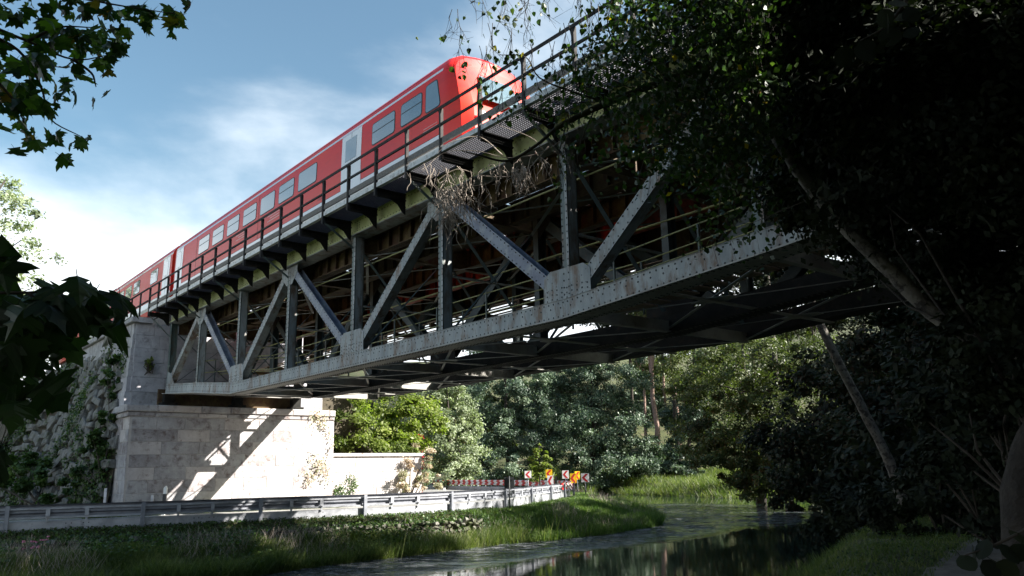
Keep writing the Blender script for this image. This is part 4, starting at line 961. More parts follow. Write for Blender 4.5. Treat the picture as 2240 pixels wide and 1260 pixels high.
# ================================================================== RUBBLE WALL left of the abutment
rw = root('rubble_wall', B(42, 7.5, -1.3), 'overgrown rubble stone retaining wall left of the abutment, half hidden by bushes', 'wall')
def rsurf(u, v):
    """u along, v up -> point and outward normal"""
    s = 35.9 + u * 17; Db = 8.35 - u * 2.6; Dt = 9.15 - u * 0.4
    bul = 0.25 * sin(u * 9) * sin(v * 3.1); return B(s, Db + (Dt - Db) * v - bul, -1.35 + 7.3 * v)
sm = []
for k in range(8):
    m = MB(); m.chamfer(np.zeros(3), np.array([0.5, 0, 0]), np.array([0, 0.5, 0]), np.array([0, 0, 0.5]), 0.13, 0.02)
    V = np.array(m.v) + nr.normal(size=(len(m.v), 3)) * 0.06; mesh = bpy.data.meshes.new('rubble_stone'); mesh.from_pydata(V.tolist(), [], m.f); mesh.materials.append(MT['rubble']); sm.append(mesh)
def stone(P, N, sx, sy, sz, parent, mesh=None, name='rubble_stone'):
    N = N / np.linalg.norm(N); a = np.cross(zv, N); a /= np.linalg.norm(a); b = np.cross(N, a); th = rnd.gauss(0, 0.3); a2_, b2_ = a * cos(th) + b * sin(th), b * cos(th) - a * sin(th)
    Rm = Matrix(np.stack([a2_, b2_, N], 1).tolist()).to_euler(); return place(name, mesh or rnd.choice(sm), P, parent, rot=Rm, scale=(sx, sy, sz))
NU, NVv = 16, 18
for i in range(NU):
    for j in range(NVv):
        u = (i + 0.5 + 0.5 * (j % 2) + rnd.uniform(-0.35, 0.35)) / (NU + 0.5); v = (j + 0.5 + 0.5 * math.sin(i * 0.9) + rnd.uniform(-0.3, 0.3)) / NVv
        P = rsurf(u, v); du = rsurf(u + 0.01, v) - P; dv_ = rsurf(u, v + 0.01) - P; N = np.cross(du, dv_); N = N if N @ nv < 0 else -N
        stone(P, N, 17 / NU * rnd.uniform(0.4, 1.0), 7.3 / NVv * rnd.uniform(0.55, 1.25), rnd.uniform(0.3, 0.55), rw)
m = MB(); G = [[rsurf(i / 16, j / 8) + nv * 0.05 for j in range(9)] for i in range(17)]
m.add([p for row in G for p in row], [(i * 9 + j, i * 9 + j + 1, (i + 1) * 9 + j + 1, (i + 1) * 9 + j) for i in range(16) for j in range(8)]); m.build('wall_core', MT['earth'], rw)

# low dry-stone wall under the verge
dw = root('dry_stone_wall', (-7.5, 23, -2.0), 'low mossy dry stone wall below the guard rail, sunlit stones towards the right', 'wall')
wm = []
for q_ in sm:
    c_ = q_.copy(); c_.name = 'wall_stone'; c_.materials[0] = MT['wallstone']; wm.append(c_)
PW = offs(RAIL, -1.55); S_ = PW @ dv[:2]; D_ = PW @ nv[:2]
L = 0
for i in range(len(PW) - 1):
    if not (0.0 < D_[i] < 17.5): continue
    t = PW[i + 1] - PW[i]; N = np.array([-t[1], t[0], 0]); N = N if N @ dv < 0 else -N
    for k in range(2):
        for row in range(3):
            f = (k + 0.5 * (row % 2) + rnd.uniform(0.1, 0.4)) / 2; p2 = PW[i] + t * f
            stone(np.array([p2[0], p2[1], -1.98 + row * 0.135 + rnd.uniform(-0.03, 0.03)]) , N + zv * 0.15 + nr.normal(size=3) * 0.12, rnd.uniform(0.10, 0.26), rnd.uniform(0.07, 0.14), 0.24, dw, mesh=rnd.choice(wm), name='wall_stone')

# ================================================================== PATH on the near bank
pc = spline([(1.5, 2.0), (4.2, 7.0), (7.2, 12.0), (10.5, 16.5), (15.5, 21.5), (24, 27)], 0.4)
V = []; F = []; kk = 9
O = [offs(pc, c_) for c_ in np.linspace(-1.25, 1.25, kk)]
for i in range(len(pc)):
    for q in O: V.append((q[i][0], q[i][1], float(ground(q[i][0], q[i][1])) + 0.02 + 0.012 * hnoise(q[i][0], q[i][1], 3.0)))
for i in range(len(pc) - 1):
    for j in range(kk - 1): F.append((i * kk + j, i * kk + j + 1, (i + 1) * kk + j + 1, (i + 1) * kk + j))
o = MB().add(V, [f[::-1] for f in F]).build('path', MT['path'], smooth=True); setp(o, kind='structure')

# ================================================================== GRASS AND GROUND COVER
def grass(name, X, Y, h, w, mat, lean=0.35, zoff=0.0, tint=None, z=None):
    n = len(X); Z = (ground(X, Y) if z is None else z) + zoff; a = nr.random(n) * 2 * pi; h = h * (0.5 + nr.random(n) * 0.9)
    l = lean * h * (0.3 + nr.random(n)); b = nr.random(n) * 2 * pi; base = np.stack([X, Y, Z], 1); s = np.stack([np.cos(a), np.sin(a), 0 * a], 1) * (np.broadcast_to(w, (n,))[:, None])
    tip = base + np.stack([np.cos(b) * l, np.sin(b) * l, h], 1); V = np.empty((n, 4, 3)); V[:, 0] = base - s / 2; V[:, 1] = base + s / 2; V[:, 2] = tip + s * 0.12; V[:, 3] = tip - s * 0.12
    t = np.clip(0.5 + 0.25 * hnoise(X, Y, 1.3) + 0.18 * nr.normal(size=n), 0, 0.97) if tint is None else tint
    return rawquads(name, V.reshape(-1, 3), n, mat, None, t, kind='stuff')
def scatter(n, x0, x1, y0, y1, cond):
    X = nr.uniform(x0, x1, n); Y = nr.uniform(y0, y1, n); k = cond(X, Y); return X[k], Y[k]
wdist = lambda X, Y: seg_dist(X, Y, water_poly) * np.where(inside(X, Y, water_poly), -1, 1)
def SD(X, Y): return X * dv[0] + Y * dv[1], X * nv[0] + Y * nv[1]
def condA(X, Y):
    q = rail_side(X, Y); s, D = SD(X, Y); d_ = wdist(X, Y); return (q > 1.72) & (d_ > -0.12) & (D < 19.5) & (s > 18)
X, Y = scatter(520000, -16, 3, 14, 33, condA)
d_ = wdist(X, Y); k = nr.random(len(X)) < (0.7 + 0.3 * (hnoise(X, Y, 0.9, 1) > -0.2)); X, Y, d_ = X[k], Y[k], d_[k]
print('grassA', len(X))
X, Y, d_ = X[:110000], Y[:110000], d_[:110000]
grass('bank_grass', X, Y, (0.22 + 0.30 * smooth(1.1, 0.1, d_)) * (0.75 + 0.5 * hnoise(X, Y, 1.4)).clip(0.3), 0.016, MT['grass'], 0.8)
def condB(X, Y): q = rail_side(X, Y); s, D = SD(X, Y); return (q > -0.6) & (q < 1.75) & (D < 20)
X, Y = scatter(230000, -20, 3, 14, 34, condB); print('grassB', len(X)); X, Y = X[:60000], Y[:60000]
grass('verge_grass', X, Y, 0.07, 0.02, MT['moss'], 0.8)
q = rail_side(X, Y); k = (q > 0.9) | (nr.random(len(X)) < 0.35); X, Y = X[k][:26000], Y[k][:26000]
N = nr.normal(size=(len(X), 3)) * 0.5 + zv
quads('verge_ground_cover', np.stack([X, Y, ground(X, Y) + 0.02 + 0.07 * nr.random(len(X))], 1), N, 0.035 + 0.02 * nr.random(len(X)), 0.7, MT['leaf_ivy'], kind='stuff')
def condC(X, Y): q = rail_side(X, Y); s, D = SD(X, Y); return (q > 0.15) & (wdist(X, Y) > -0.15) & (D >= 18) & (X < 7.2)
X, Y = scatter(330000, -3, 7.4, 26, 62, condC); print('grassC', len(X)); X, Y = X[:90000], Y[:90000]; q = rail_side(X, Y); d_ = wdist(X, Y)
grass('point_grass', X, Y, 0.09 + 0.10 * smooth(0.6, 2.5, q) + 0.30 * smooth(1.8, 0.2, d_) * (0.5 + hnoise(X, Y, 0.9, 3)).clip(0.15) + 0.06 * hnoise(X, Y, 1.7), 0.026, MT['grass_vivid'], 0.5)
def condD(X, Y): s, D = SD(X, Y); return (wdist(X, Y) > -0.05) & (s < 16) & (seg_dist(X, Y, pc, False) > 1.1) & (Y > 6)
X, Y = scatter(260000, -2, 22, 6, 32, condD); print('grassD', len(X)); X, Y = X[:80000], Y[:80000]
grass('near_bank_grass', X, Y, (0.10 + 0.14 * smooth(1.6, 0.3, wdist(X, Y))) * (0.9 + 0.7 * hnoise(X, Y, 1.8)).clip(0.25), 0.014, MT['grass'], 0.8)
k = hnoise(X, Y, 1.1, 7) > -0.1; Xk, Yk = X[k][:16000], Y[k][:16000]
quads('near_bank_weeds', np.stack([Xk, Yk, ground(Xk, Yk) + 0.02 + 0.13 * nr.random(len(Xk))], 1), nr.normal(size=(len(Xk), 3)) * 0.5 + zv, 0.015 + 0.02 * nr.random(len(Xk)), 0.7, MT['leaf_ivy'], kind='stuff')
def condE(X, Y): return (wdist(X, Y) > 0) & (X > 7.0 - (Y - 77) * 0.2) & (Y > 50)
X, Y = scatter(150000, 2, 30, 52, 95, condE); print('grassE', len(X)); X, Y = X[:50000], Y[:50000]
grass('far_bank_grass', X, Y, (0.50 + 0.45 * hnoise(X, Y, 0.6)).clip(0.12), 0.05, MT['grass'], 0.9)
# strip at the foot of the rubble wall and pier
s = nr.uniform(33.2, 53, 30000); D = 8.6 - (s - 35.5).clip(0) * 0.16 - nr.random(30000) * 1.5 - 0.05
X, Y = s * dv[0] + D * nv[0], s * dv[1] + D * nv[1]
grass('wall_foot_grass', X, Y, 0.16, 0.03, MT['grass'], 0.5, z=np.full(30000, -1.47))
s = nr.uniform(33.6, 34.3, 5000); D = nr.uniform(8.8, 22, 5000); X, Y = s * dv[0] + D * nv[0], s * dv[1] + D * nv[1]
k = hnoise(X, Y, 1.2) > 0.1
grass('pier_foot_weeds', X[k], Y[k], 0.22, 0.03, MT['grass'], 0.5, z=np.full(k.sum(), -1.45))
# plants spilling over the low wall
k_ = nr.integers(0, len(PW), 16000); m_ = (D_[k_] > 0) & (D_[k_] < 18) & (hnoise(D_[k_] * 1.0, D_[k_] * 0.3, 1.6, 2) + 0.9 * (D_[k_] < 10) + 0.4 * nr.normal(size=16000) > 0.1); k_ = k_[m_]
P = np.stack([PW[k_, 0], PW[k_, 1], -2.0 + 0.5 * nr.random(len(k_))], 1) + nr.normal(size=(len(k_), 3)) * [0.12, 0.12, 0.05] - dv * 0.12
quads('wall_foliage', P, nr.normal(size=P.shape) * 0.6 - dv + zv * 0.6, 0.03 + 0.025 * nr.random(len(P)), 0.7, MT['leaf_ivy'], kind='stuff')
# broad-leaved weeds and dry stalks among the grass
X, Y = scatter(60000, -16, 3, 14, 35, condA); k = hnoise(X, Y, 0.7, 5) > 0.0; X, Y = X[k][:11000], Y[k][:11000]
quads('bank_weeds', np.stack([X, Y, ground(X, Y) + 0.12 + 0.30 * nr.random(len(X))], 1), nr.normal(size=(len(X), 3)) * 0.6 + zv, 0.03 + 0.03 * nr.random(len(X)), 0.6, MT['leaf_ivy'], kind='stuff')
X, Y = scatter(90000, -16, 7.4, 14, 55, lambda a, b: (rail_side(a, b) > 1.5) & (wdist(a, b) > 0.1) & (a * dv[0] + b * dv[1] > 18)); k = hnoise(X, Y, 0.6, 9) > 0.15; X, Y = X[k][:5000], Y[k][:5000]
grass('dry_stalks', X, Y, 0.42, 0.012, MT['twig'], 0.7)
# reeds: thin tall blades by the water edge
X, Y = scatter(3000, -6, 4, 20, 33, lambda a, b: (np.abs(wdist(a, b)) < 0.3)); X, Y = X[:350], Y[:350]
grass('reeds', X, Y, 0.75, 0.02, MT['grass'], 0.3)

# pink balsam at the lower left
def balsam(x, y, label):
    p = onz(x, y, -2.1); r = root('pink_flower_plant', p, label, 'flowering plant')
    st = MB()
    for k in range(7):
        a = rnd.uniform(0, 6.28); e = p + np.array([cos(a) * 0.16, sin(a) * 0.16, rnd.uniform(0.35, 0.62)]); st.tube([p, (p + e) / 2 + zv * 0.05, e], [0.008, 0.006, 0.003], 5)
        f = MB()
        for q in range(5): b = q * 1.256; f.poly([e, e + np.array([cos(b) * 0.03, sin(b) * 0.03, 0.02]), e + np.array([cos(b + 0.5) * 0.042, sin(b + 0.5) * 0.042, 0.0]), e + np.array([cos(b + 1.0) * 0.03, sin(b + 1.0) * 0.03, -0.02])], zv * 0.004)
        f.build('flower', MT['pink'], r)
    st.build('stem', MT['grass_vivid'], r)
    P = p + nr.normal(size=(160, 3)) * [0.13, 0.13, 0.12] + zv * 0.25; quads('foliage', P, nr.normal(size=(160, 3)) * 0.5 + zv, 0.035, 0.4, MT['leaf_ivy'], r, kind='stuff')
balsam(62, 1238, 'pink flowering plant in the bank grass at the lower left'); balsam(85, 1228, 'second pink flowering plant just right of the other at the lower left')
# ivy and bushes over the rubble wall
def bush(name, blobs, n, ls, mat, label, cat='bush', base=None, **kw):
    P, N, T, CC = crown_points(blobs, n, kw.pop('clumps', 40), **kw); b = blobs[0][0] if base is None else base
    r = root(name, (b[0], b[1], min(q[0][2] - q[1][2] for q in blobs)), label, cat); quads('foliage', P, N, ls * (0.6 + 0.8 * nr.random(len(P))), 0.6, mat, r, T, kind='stuff')
    L = MB(); bb = WLOC[r.name]
    for i in nr.choice(len(CC), min(16, len(CC)), replace=False):
        m_ = (bb + CC[i]) / 2 + nr.normal(size=3) * 0.1; L.tube([bb, m_, CC[i]], [0.03, 0.02, 0.008], 5, cap=False)
    L.build('stem', MT['twig_dark'], r, kind='stuff'); return r
def wp(u, v, off=0.3): return rsurf(u, v) - nv * off
bush('ivy_bush', [(wp(0.03, 0.42), (0.5, 0.5, 1.5), 2), (wp(0.06, 0.75), (0.45, 0.5, 1.0), 1.2), (wp(0.10, 0.25), (0.6, 0.6, 0.9), 1)], 9000, 0.075, MT['leaf_ivy'], 'column of dark ivy climbing the corner between rubble wall and abutment')
bush('bramble_bush', [(wp(0.35, 0.16, 0.5), (1.8, 1.0, 1.0), 2), (wp(0.55, 0.24, 0.6), (1.9, 1.0, 1.3), 2), (wp(0.15, 0.10, 0.4), (1.0, 0.7, 0.6), 1), (wp(0.80, 0.2, 0.6), (2.0, 1.0, 1.4), 2)], 16000, 0.095, MT['leaf_ivy'], 'spread of light green brambles over the foot of the rubble wall')
bush('dark_bush', [(wp(0.93, 0.5, 0.8), (1.8, 1.2, 1.6), 1), (wp(0.75, 0.75, 0.6), (1.5, 1, 1.0), 1)], 9000, 0.10, MT['leaf_forest'], 'dark bush at the left edge over the top of the rubble wall')
u = nr.random(9000) * 0.95; v = nr.random(9000); k = np.array([hnoise(a * 12, b * 7, 1.0, 4) > 0.0 + 0.3 * b for a, b in zip(u, v)])
P = np.array([wp(a, b, 0.12 + 0.1 * rnd.random()) for a, b in zip(u[k], v[k])]); Pc = np.repeat(P, 4, 0) + nr.normal(size=(len(P) * 4, 3)) * 0.12
setp(quads('wall_ivy', Pc, nr.normal(size=Pc.shape) * 0.6 - nv + zv * 0.4, 0.05 + 0.03 * nr.random(len(Pc)), 0.7, MT['leaf_ivy']), kind='stuff')
# yellow flowering tuft and weeds on the upper wall
bush('wall_weed', [(B(35.3, 9.45, 4.55), (0.18, 0.18, 0.32), 1)], 420, 0.045, MT['leaf_bright'], 'tuft of yellow-green weed growing from the upper abutment wall')
bush('wall_weed', [(B(37.6, 8.65, 4.3), (0.35, 0.2, 0.9), 1)], 700, 0.045, MT['leaf_ivy'], 'thin creeper hanging on the side face of the abutment')
# creeper on the sunlit end of the pier and wing wall
def creeper(s, D0, D1, z0, z1, n, mat, label, wmask=0.0):
    k = int(n); D = nr.uniform(D0, D1, k); z = z0 + (z1 - z0) * nr.random(k) ** 1.0; m = hnoise(D * 2, z * 2, 1.1, 3) + 0.35 * nr.normal(size=k) - 1.2 * smooth(0.25, 0.0, np.minimum(D - D0, np.minimum(D1 - D, (z1 - z) * 0.6))) > wmask; D, z = D[m], z[m]
    P = np.array([B(s - 0.03 - 0.14 * rnd.random(), a, b) for a, b in zip(D, z)])
    r = root('creeper', B(s, (D0 + D1) / 2, z0), label, 'climbing plant'); quads('foliage', P, nr.normal(size=P.shape) * 0.5 - dv + zv * 0.3, 0.028 + 0.03 * nr.random(len(P)), 0.75, mat, r, kind='stuff'); return r
creeper(SF - 0.02, 15.9, 17.5, -0.6, 3.1, 2600, MT['leaf_ivy_red'], 'pale reddish creeper down the sunlit right edge of the pier', 0.35)
bush('creeper_bush', [(B(34.6, 21.6, -0.3), (0.7, 0.8, 1.1), 1), (B(34.6, 22.3, 0.5), (0.6, 0.8, 1.1), 1), (B(34.7, 20.9, -0.8), (0.6, 0.7, 0.7), 0.6), (B(34.7, 22.9, -0.6), (0.5, 0.6, 0.9), 0.6)], 12000, 0.045, MT['leaf_ivy_red'], 'pale pinkish creeper heaped over the right end of the low wing wall')
creeper(34.75, 17.5, 19.0, -1.3, 0.2, 1500, MT['leaf_ivy'], 'green creeper at the left foot of the low wing wall', 0.1)
rc = at(917, 1000, 48); bush('red_creeper', [((rc[0], rc[1], 0.6), (0.22, 0.22, 1.9), 1)], 900, 0.06, MT['leaf_red'], 'narrow column of crimson creeper beside the pale tree')
bush('roadside_weed', [(onz(820, 1082, -1.42) + zv * 0.35, (0.9, 0.5, 0.5), 1)], 1500, 0.06, MT['leaf_bright'], 'sunlit weeds at the foot of the low wing wall')

# ================================================================== TREES beyond
def gp(px, py, dist):
    p = at(px, py, dist); return np.array([p[0], p[1], float(ground(p[0], p[1]))])
def bl(px, py, dist, rx, rz, w=1, ry=None): return (at(px, py, dist), (rx, ry or rx, rz), w)
GT = 'trees beyond the bridge'
tree('bright_bush_tree', B(37.5, 20.5, -1.3), [(B(37.5, 19.2, 2.6), (2.2, 2.2, 1.7), 2), (B(38.0, 21.8, 2.4), (2.0, 2.0, 1.9), 2), (B(38.5, 24.0, 2.6), (1.9, 1.9, 2.2), 2), (B(37, 20.6, 1.2), (2.6, 1.5, 1.0), 1.6)], 51000, 0.086, MT['leaf_bright'], MT['bark'], 0.16, 'bright yellow-green bushy tree rising behind the low wing wall', 'tree', GT, 110)
tree('pale_tree', gp(990, 1062, 72), [bl(985, 890, 72, 2.6, 2.2), bl(960, 960, 71, 2.8, 2.6, 1.3), bl(1010, 970, 72, 2.6, 2.6, 1.3), bl(990, 1030, 70, 3.0, 1.5), bl(940, 880, 74, 2.6, 2.6)], 57800, 0.106, MT['leaf_pale'], MT['bark'], 0.22, 'pale haze-toned green tree left of the dark trees behind the striped guard rail', 'tree', GT, 130)
tree('dark_tree', gp(1112, 1062, 84), [bl(1090, 860, 84, 3.4, 3.0), bl(1150, 850, 85, 3.2, 2.8), bl(1075, 950, 83, 2.8, 2.6), bl(1150, 960, 84, 3.0, 3.0), bl(1110, 1020, 82, 3.4, 2.0), bl(1060, 800, 88, 3.5, 2.5)], 61200, 0.112, MT['leaf_teal'], MT['bark'], 0.28, 'dark green tree with a bare trunk between the pale tree and the big round tree', 'tree', GT, 110)
tree('round_tree', gp(1300, 1075, 86), [bl(1270, 850, 86, 4.2, 3.2), bl(1340, 830, 86, 4.2, 3.2), bl(1250, 930, 84, 3.6, 3.0), bl(1330, 930, 84, 4.4, 3.0, 1.4), bl(1380, 990, 84, 3.2, 2.4), bl(1290, 1010, 83, 4.2, 2.4, 1.2), bl(1210, 820, 88, 3.4, 2.6)], 85000, 0.112, MT['leaf_teal'], MT['bark'], 0.35, 'large rounded blue-green tree in the middle behind the chevron signs', 'tree', GT, 190)
tree('young_tree', gp(1182, 1060, 51), [bl(1181, 1035, 51, 0.95, 0.68), bl(1180, 1005, 51, 0.65, 0.7), bl(1179, 985, 51, 0.3, 0.5, 0.4)], 8840, 0.066, MT['leaf_bright'], MT['bark'], 0.06, 'small sunlit young tree standing behind the chevron signs', 'tree', GT, 30)
tree('overhanging_tree', gp(1660, 1065, 58), [bl(1570, 850, 56, 3.4, 2.4), bl(1660, 820, 55, 3.8, 2.6), bl(1760, 850, 54, 3.6, 3.0), bl(1560, 940, 55, 2.8, 2.2), bl(1640, 950, 54, 3.6, 2.6, 1.3), bl(1740, 980, 53, 3.6, 2.6, 1.3), bl(1600, 1020, 53, 2.4, 1.2), bl(1700, 1050, 52, 2.8, 1.2), bl(1530, 800, 58, 3, 2)], 102000, 0.086, MT['leaf_olive'], MT['bark'], 0.34, 'wide olive green tree hanging over the far side of the river', 'tree', GT, 200)
for i, (px, py, d, h) in enumerate(((1437, 1000, 100, 24), (1483, 960, 108, 26), (1415, 1010, 104, 22), (1462, 1000, 118, 24))):
    b = gp(px, py, d); r_ = 2.6
    tree('pine_tree', b, [((b[0], b[1], b[2] + h * 0.85), (r_, r_, h * 0.14), 1), ((b[0] + 0.6, b[1], b[2] + h * 0.66), (r_ * 1.2, r_, h * 0.10), 0.8), ((b[0] - 0.8, b[1], b[2] + h * 0.48), (r_, r_, h * 0.06), 0.3)], 8840, 0.132, MT['leaf_olive'], MT['bark_pine'], (0.36, 0.34, 0.2, 0.2)[i],
         ('tall pine with thick bare trunk left of the two on the hillside', 'tall pine with bare trunk nearest the wide olive tree', 'slim pale-trunked pine just right of the big round tree', 'thin pine trunk between the two thick pine trunks')[i], 'tree', GT, 40, top=(b[0], b[1], b[2] + h))
HL = ['hillside tree showing over the right shoulder of the big round tree', 'hillside tree just under the bridge between the pines and the wide olive tree', 'hillside tree whose top touches the lower bridge edge above the wide olive tree', 'hillside tree seen through the right end of the truss above the olive tree',
      'small hillside tree right of the big round tree and left of the pines', 'hillside tree between the right pine and the olive tree crown', 'hillside tree behind the dark bare-trunked tree', 'hillside tree between the dark tree and the big round tree', 'hillside tree behind the pale tree top', 'low tree at the far bank right of the big round tree', 'low tree at the foot of the thick pine trunks', 'low bushy tree at the water end right of the big round tree']
# wooded hillside beyond: individual crowns
fill = [(1400, 780, 124, 5), (1520, 740, 118, 6), (1600, 720, 104, 6), (1700, 700, 92, 6), (1390, 900, 116, 4), (1500, 900, 104, 3.6), (1060, 900, 104, 4), (1210, 880, 108, 4.5), (1000, 850, 112, 4), (1440, 1030, 92, 2.6), (1480, 1010, 90, 2.6), (1400, 1040, 88, 2.4)]
for i, (px, py, d, R_) in enumerate(fill):
    c_ = at(px, py, d); g = float(ground(c_[0], c_[1]))
    tree('hill_tree', (c_[0], c_[1], g), [(c_, (R_, R_, R_ * 0.9), 1), (c_ - zv * R_ * 0.8 + np.array([R_ * 0.3, 0, 0]), (R_ * 0.9, R_ * 0.9, R_ * 0.7), 0.8)], 14450, 0.172, MT['leaf_teal'] if i % 3 else MT['leaf_olive'], MT['bark'], 0.3, HL[i], 'tree', 'trees on the wooded hillside', 46)
# trees at the far left
tree('left_edge_tree', B(66, -2, 0), [(at(-30, 480, 66), (3.2, 3, 4.0), 1), (at(-20, 640, 64), (3.6, 3, 4.0), 1), (at(0, 760, 60), (3.2, 3, 2.6), 1)], 9000, 0.132, MT['leaf_pale'], MT['bark'], 0.3, 'pale sunlit tree at the far left edge behind the dark leaves', 'tree', None, 70)
WL = ['dark tree just right of the wide olive tree, over the far water edge', 'dark tree behind the middle of the thin birch trunk', 'dark tree right of the thin birch under the bridge edge', 'dark tree left of the right-edge trunk at mid height', 'low dark tree at the water right of the olive tree', 'low dark tree behind the foot of the thin birch', 'dark tree at the right edge level with the bridge chord', 'dark tree under the bridge above the olive tree right side',
      'dark tree where the lower bridge edge meets the wood', 'tall dark tree at the right edge above the leaning birch', 'dark tree seen through the last truss panel', 'dark tree at the upper right edge', 'far tree seen over the walkway at the top among birch leaves', 'distant tree seen through the truss right of the third gusset plate', 'distant tree high behind the right truss panels', 'distant tree seen through the truss over the round tree', 'distant tree seen through the truss over the pines', 'tree of the shaded wood beyond the bridge end', 'tree of the shaded wood right of the bridge end']
# dark riverside wood on the right, across the water and on the near bank
wood = [(1850, 900, 44, 4.5), (1950, 980, 38, 3.6), (2060, 900, 36, 4.5), (2190, 960, 30, 3.8), (1800, 1030, 50, 3.0), (2120, 1080, 32, 2.2), (2260, 800, 26, 4), (1900, 760, 46, 4), (2050, 700, 42, 3.5), (2250, 560, 36, 4.5), (1760, 560, 90, 6), (1640, 130, 66, 5), (1500, 540, 110, 9), (1370, 580, 115, 9), (1620, 430, 105, 9), (1450, 430, 100, 9)]
for i, (px, py, d, R_) in enumerate(wood):
    c_ = at(px, py, d); g = float(ground(c_[0], c_[1]))
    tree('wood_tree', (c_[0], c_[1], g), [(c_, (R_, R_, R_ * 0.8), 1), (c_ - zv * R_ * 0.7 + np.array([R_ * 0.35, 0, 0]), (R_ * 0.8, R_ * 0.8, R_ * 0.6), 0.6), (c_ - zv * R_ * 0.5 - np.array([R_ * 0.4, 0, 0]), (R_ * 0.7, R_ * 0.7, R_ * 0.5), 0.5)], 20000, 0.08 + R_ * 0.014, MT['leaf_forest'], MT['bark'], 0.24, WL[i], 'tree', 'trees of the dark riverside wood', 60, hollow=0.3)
# unseen trees added right, behind and overhead to shade bridge, bank and leaves
for i, (x, y, z, R_) in enumerate([(16, 4, 6, 4.6), (20, 14, 11, 7), (26, 22, 10, 7), (24, -9, 12, 7), (14, -11, 10, 6), (6, -7, 9, 5.5), (30, 12, 12, 8), (19, 22, 5, 5), (12, 2, 5, 3.5), (0, -13, 8, 6), (32, 30, 12, 8), (11, -1.2, 8.3, 2.8), (10.6, 1.0, 10.4, 1.7), (2, -3.5, 8, 3.8), (-4, -7, 8, 4.5), (-11, -4, 7, 4.5), (-3, 3.6, 9, 2.8), (1.5, 4.2, 9.5, 3.0), (5, 4.5, 13, 3.4), (-8, 0, 8, 3.8)]):
    bx, by = (x, y) if y < -2 or x > 11 else (x * 1.3 + (3 if x > 0 else -3), -6.0 - i * 0.3)
    g = float(ground(bx, by)); tree('shade_tree', (bx, by, g), [((x, y, z), (R_, R_, R_ * 0.9), 1), ((x, y, z - R_ * 0.8), (R_ * 0.9, R_ * 0.9, R_ * 0.7), 0.7)], 9000, 0.20 + R_ * 0.02, MT['leaf_forest'], MT['bark'], 0.3, 'unseen tree added out of view to cast shade', 'tree', 'added shade trees out of view', 70, hollow=0.2)

# ================================================================== LEANING BIRCHES
def trunk_tree(name, path, rads, mat, label, cat='tree'):
    pts = [np.asarray(p, float) for p in path]; r = root(name, pts[0], label, cat)
    C = []
    P = [2 * pts[0] - pts[1]] + pts + [2 * pts[-1] - pts[-2]]; RR = [rads[0]] + list(rads) + [rads[-1]]; RRR = []
    for i in range(1, len(P) - 2):
        for k in range(5):
            t = k / 5; a, b, c, d = P[i - 1:i + 3]; C.append(0.5 * (2 * b + (c - a) * t + (2 * a - 5 * b + 4 * c - d) * t * t + (3 * b - a - 3 * c + d) * t ** 3)); RRR.append(RR[i] * (1 - t) + RR[i + 1] * t)
    C.append(pts[-1]); RRR.append(rads[-1]); MB().tube(C, RRR, 12, wob=0.10).build('trunk', mat, r, smooth=True); return r, C
d1 = 8.2
b0 = at(2520, 1150, 7.4); b0[2] = float(ground(b0[0], b0[1])) - 0.1
bt, C1 = trunk_tree('leaning_birch', [b0, at(2330, 850, 8.2), at(2070, 705, d1), at(1945, 590, d1), at(1842, 490, d1), at(1755, 385, d1), at(1690, 285, d1), at(1655, 210, d1), at(1625, 60, 8.0), at(1600, -160, 7.6)], [0.12, 0.10, 0.075, 0.070, 0.062, 0.058, 0.055, 0.052, 0.045, 0.03], MT['bark_birch'], 'leaning birch with pale peeling bark reaching up in front of the bridge')
b1 = at(1990, 1112, 24); b1[2] = float(ground(b1[0], b1[1])) - 0.1
bt2, C2 = trunk_tree('thin_birch', [b1, at(1945, 1010, 24), at(1880, 880, 24), at(1800, 722, 24), at(1740, 560, 24), at(1700, 400, 24)], [0.15, 0.13, 0.12, 0.11, 0.09, 0.05], MT['bark_birch'], 'thin mossy birch trunk leaning left behind the lower edge of the bridge')
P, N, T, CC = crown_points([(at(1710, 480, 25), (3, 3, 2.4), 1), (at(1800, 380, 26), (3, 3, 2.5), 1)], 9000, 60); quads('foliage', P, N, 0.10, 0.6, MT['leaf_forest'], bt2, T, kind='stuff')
# thick dark trunk at the right edge
b2 = at(2232, 1200, 7.2); b2[2] = float(ground(b2[0], b2[1])) - 0.1
ft, C3 = trunk_tree('dark_trunk_tree', [b2, at(2238, 1080, 7.3), at(2300, 880, 7.5), at(2360, 500, 7.8), at(2400, 0, 8.4)], [0.17, 0.14, 0.13, 0.12, 0.1], MT['bark'], 'dark tree trunk at the right edge above the gravel path')

# main mossy branch of the birch across the walkway, side twigs
def branch(parent, px, r0, r1, mat, name='branch', seg=8):
    pts = [at(*p) for p in px]; P = [2 * pts[0] - pts[1]] + pts + [2 * pts[-1] - pts[-2]]; C = []
    for i in range(1, len(P) - 2):
        for k in range(5):
            t = k / 5; a, b, c, d = P[i - 1:i + 3]; C.append(0.5 * (2 * b + (c - a) * t + (2 * a - 5 * b + 4 * c - d) * t * t + (3 * b - a - 3 * c + d) * t ** 3))
    C.append(pts[-1]); n = len(C); MB().tube(C, [r0 + (r1 - r0) * i / (n - 1) for i in range(n)], seg, wob=0.08).build(name, mat, parent, smooth=True); return C
BR = []
BR.append(branch(bt, [(1660, 130, 8.2), (1560, 140, 8.0), (1450, 178, 7.8), (1330, 225, 7.6), (1250, 262, 7.5), (1215, 282, 7.5)], 0.040, 0.024, MT['bark_moss']))
BR.append(branch(bt, [(1215, 282, 7.5), (1170, 320, 7.4), (1110, 352, 7.4), (1050, 340, 7.3), (1010, 330, 7.3)], 0.018, 0.005, MT['twig_dark']))
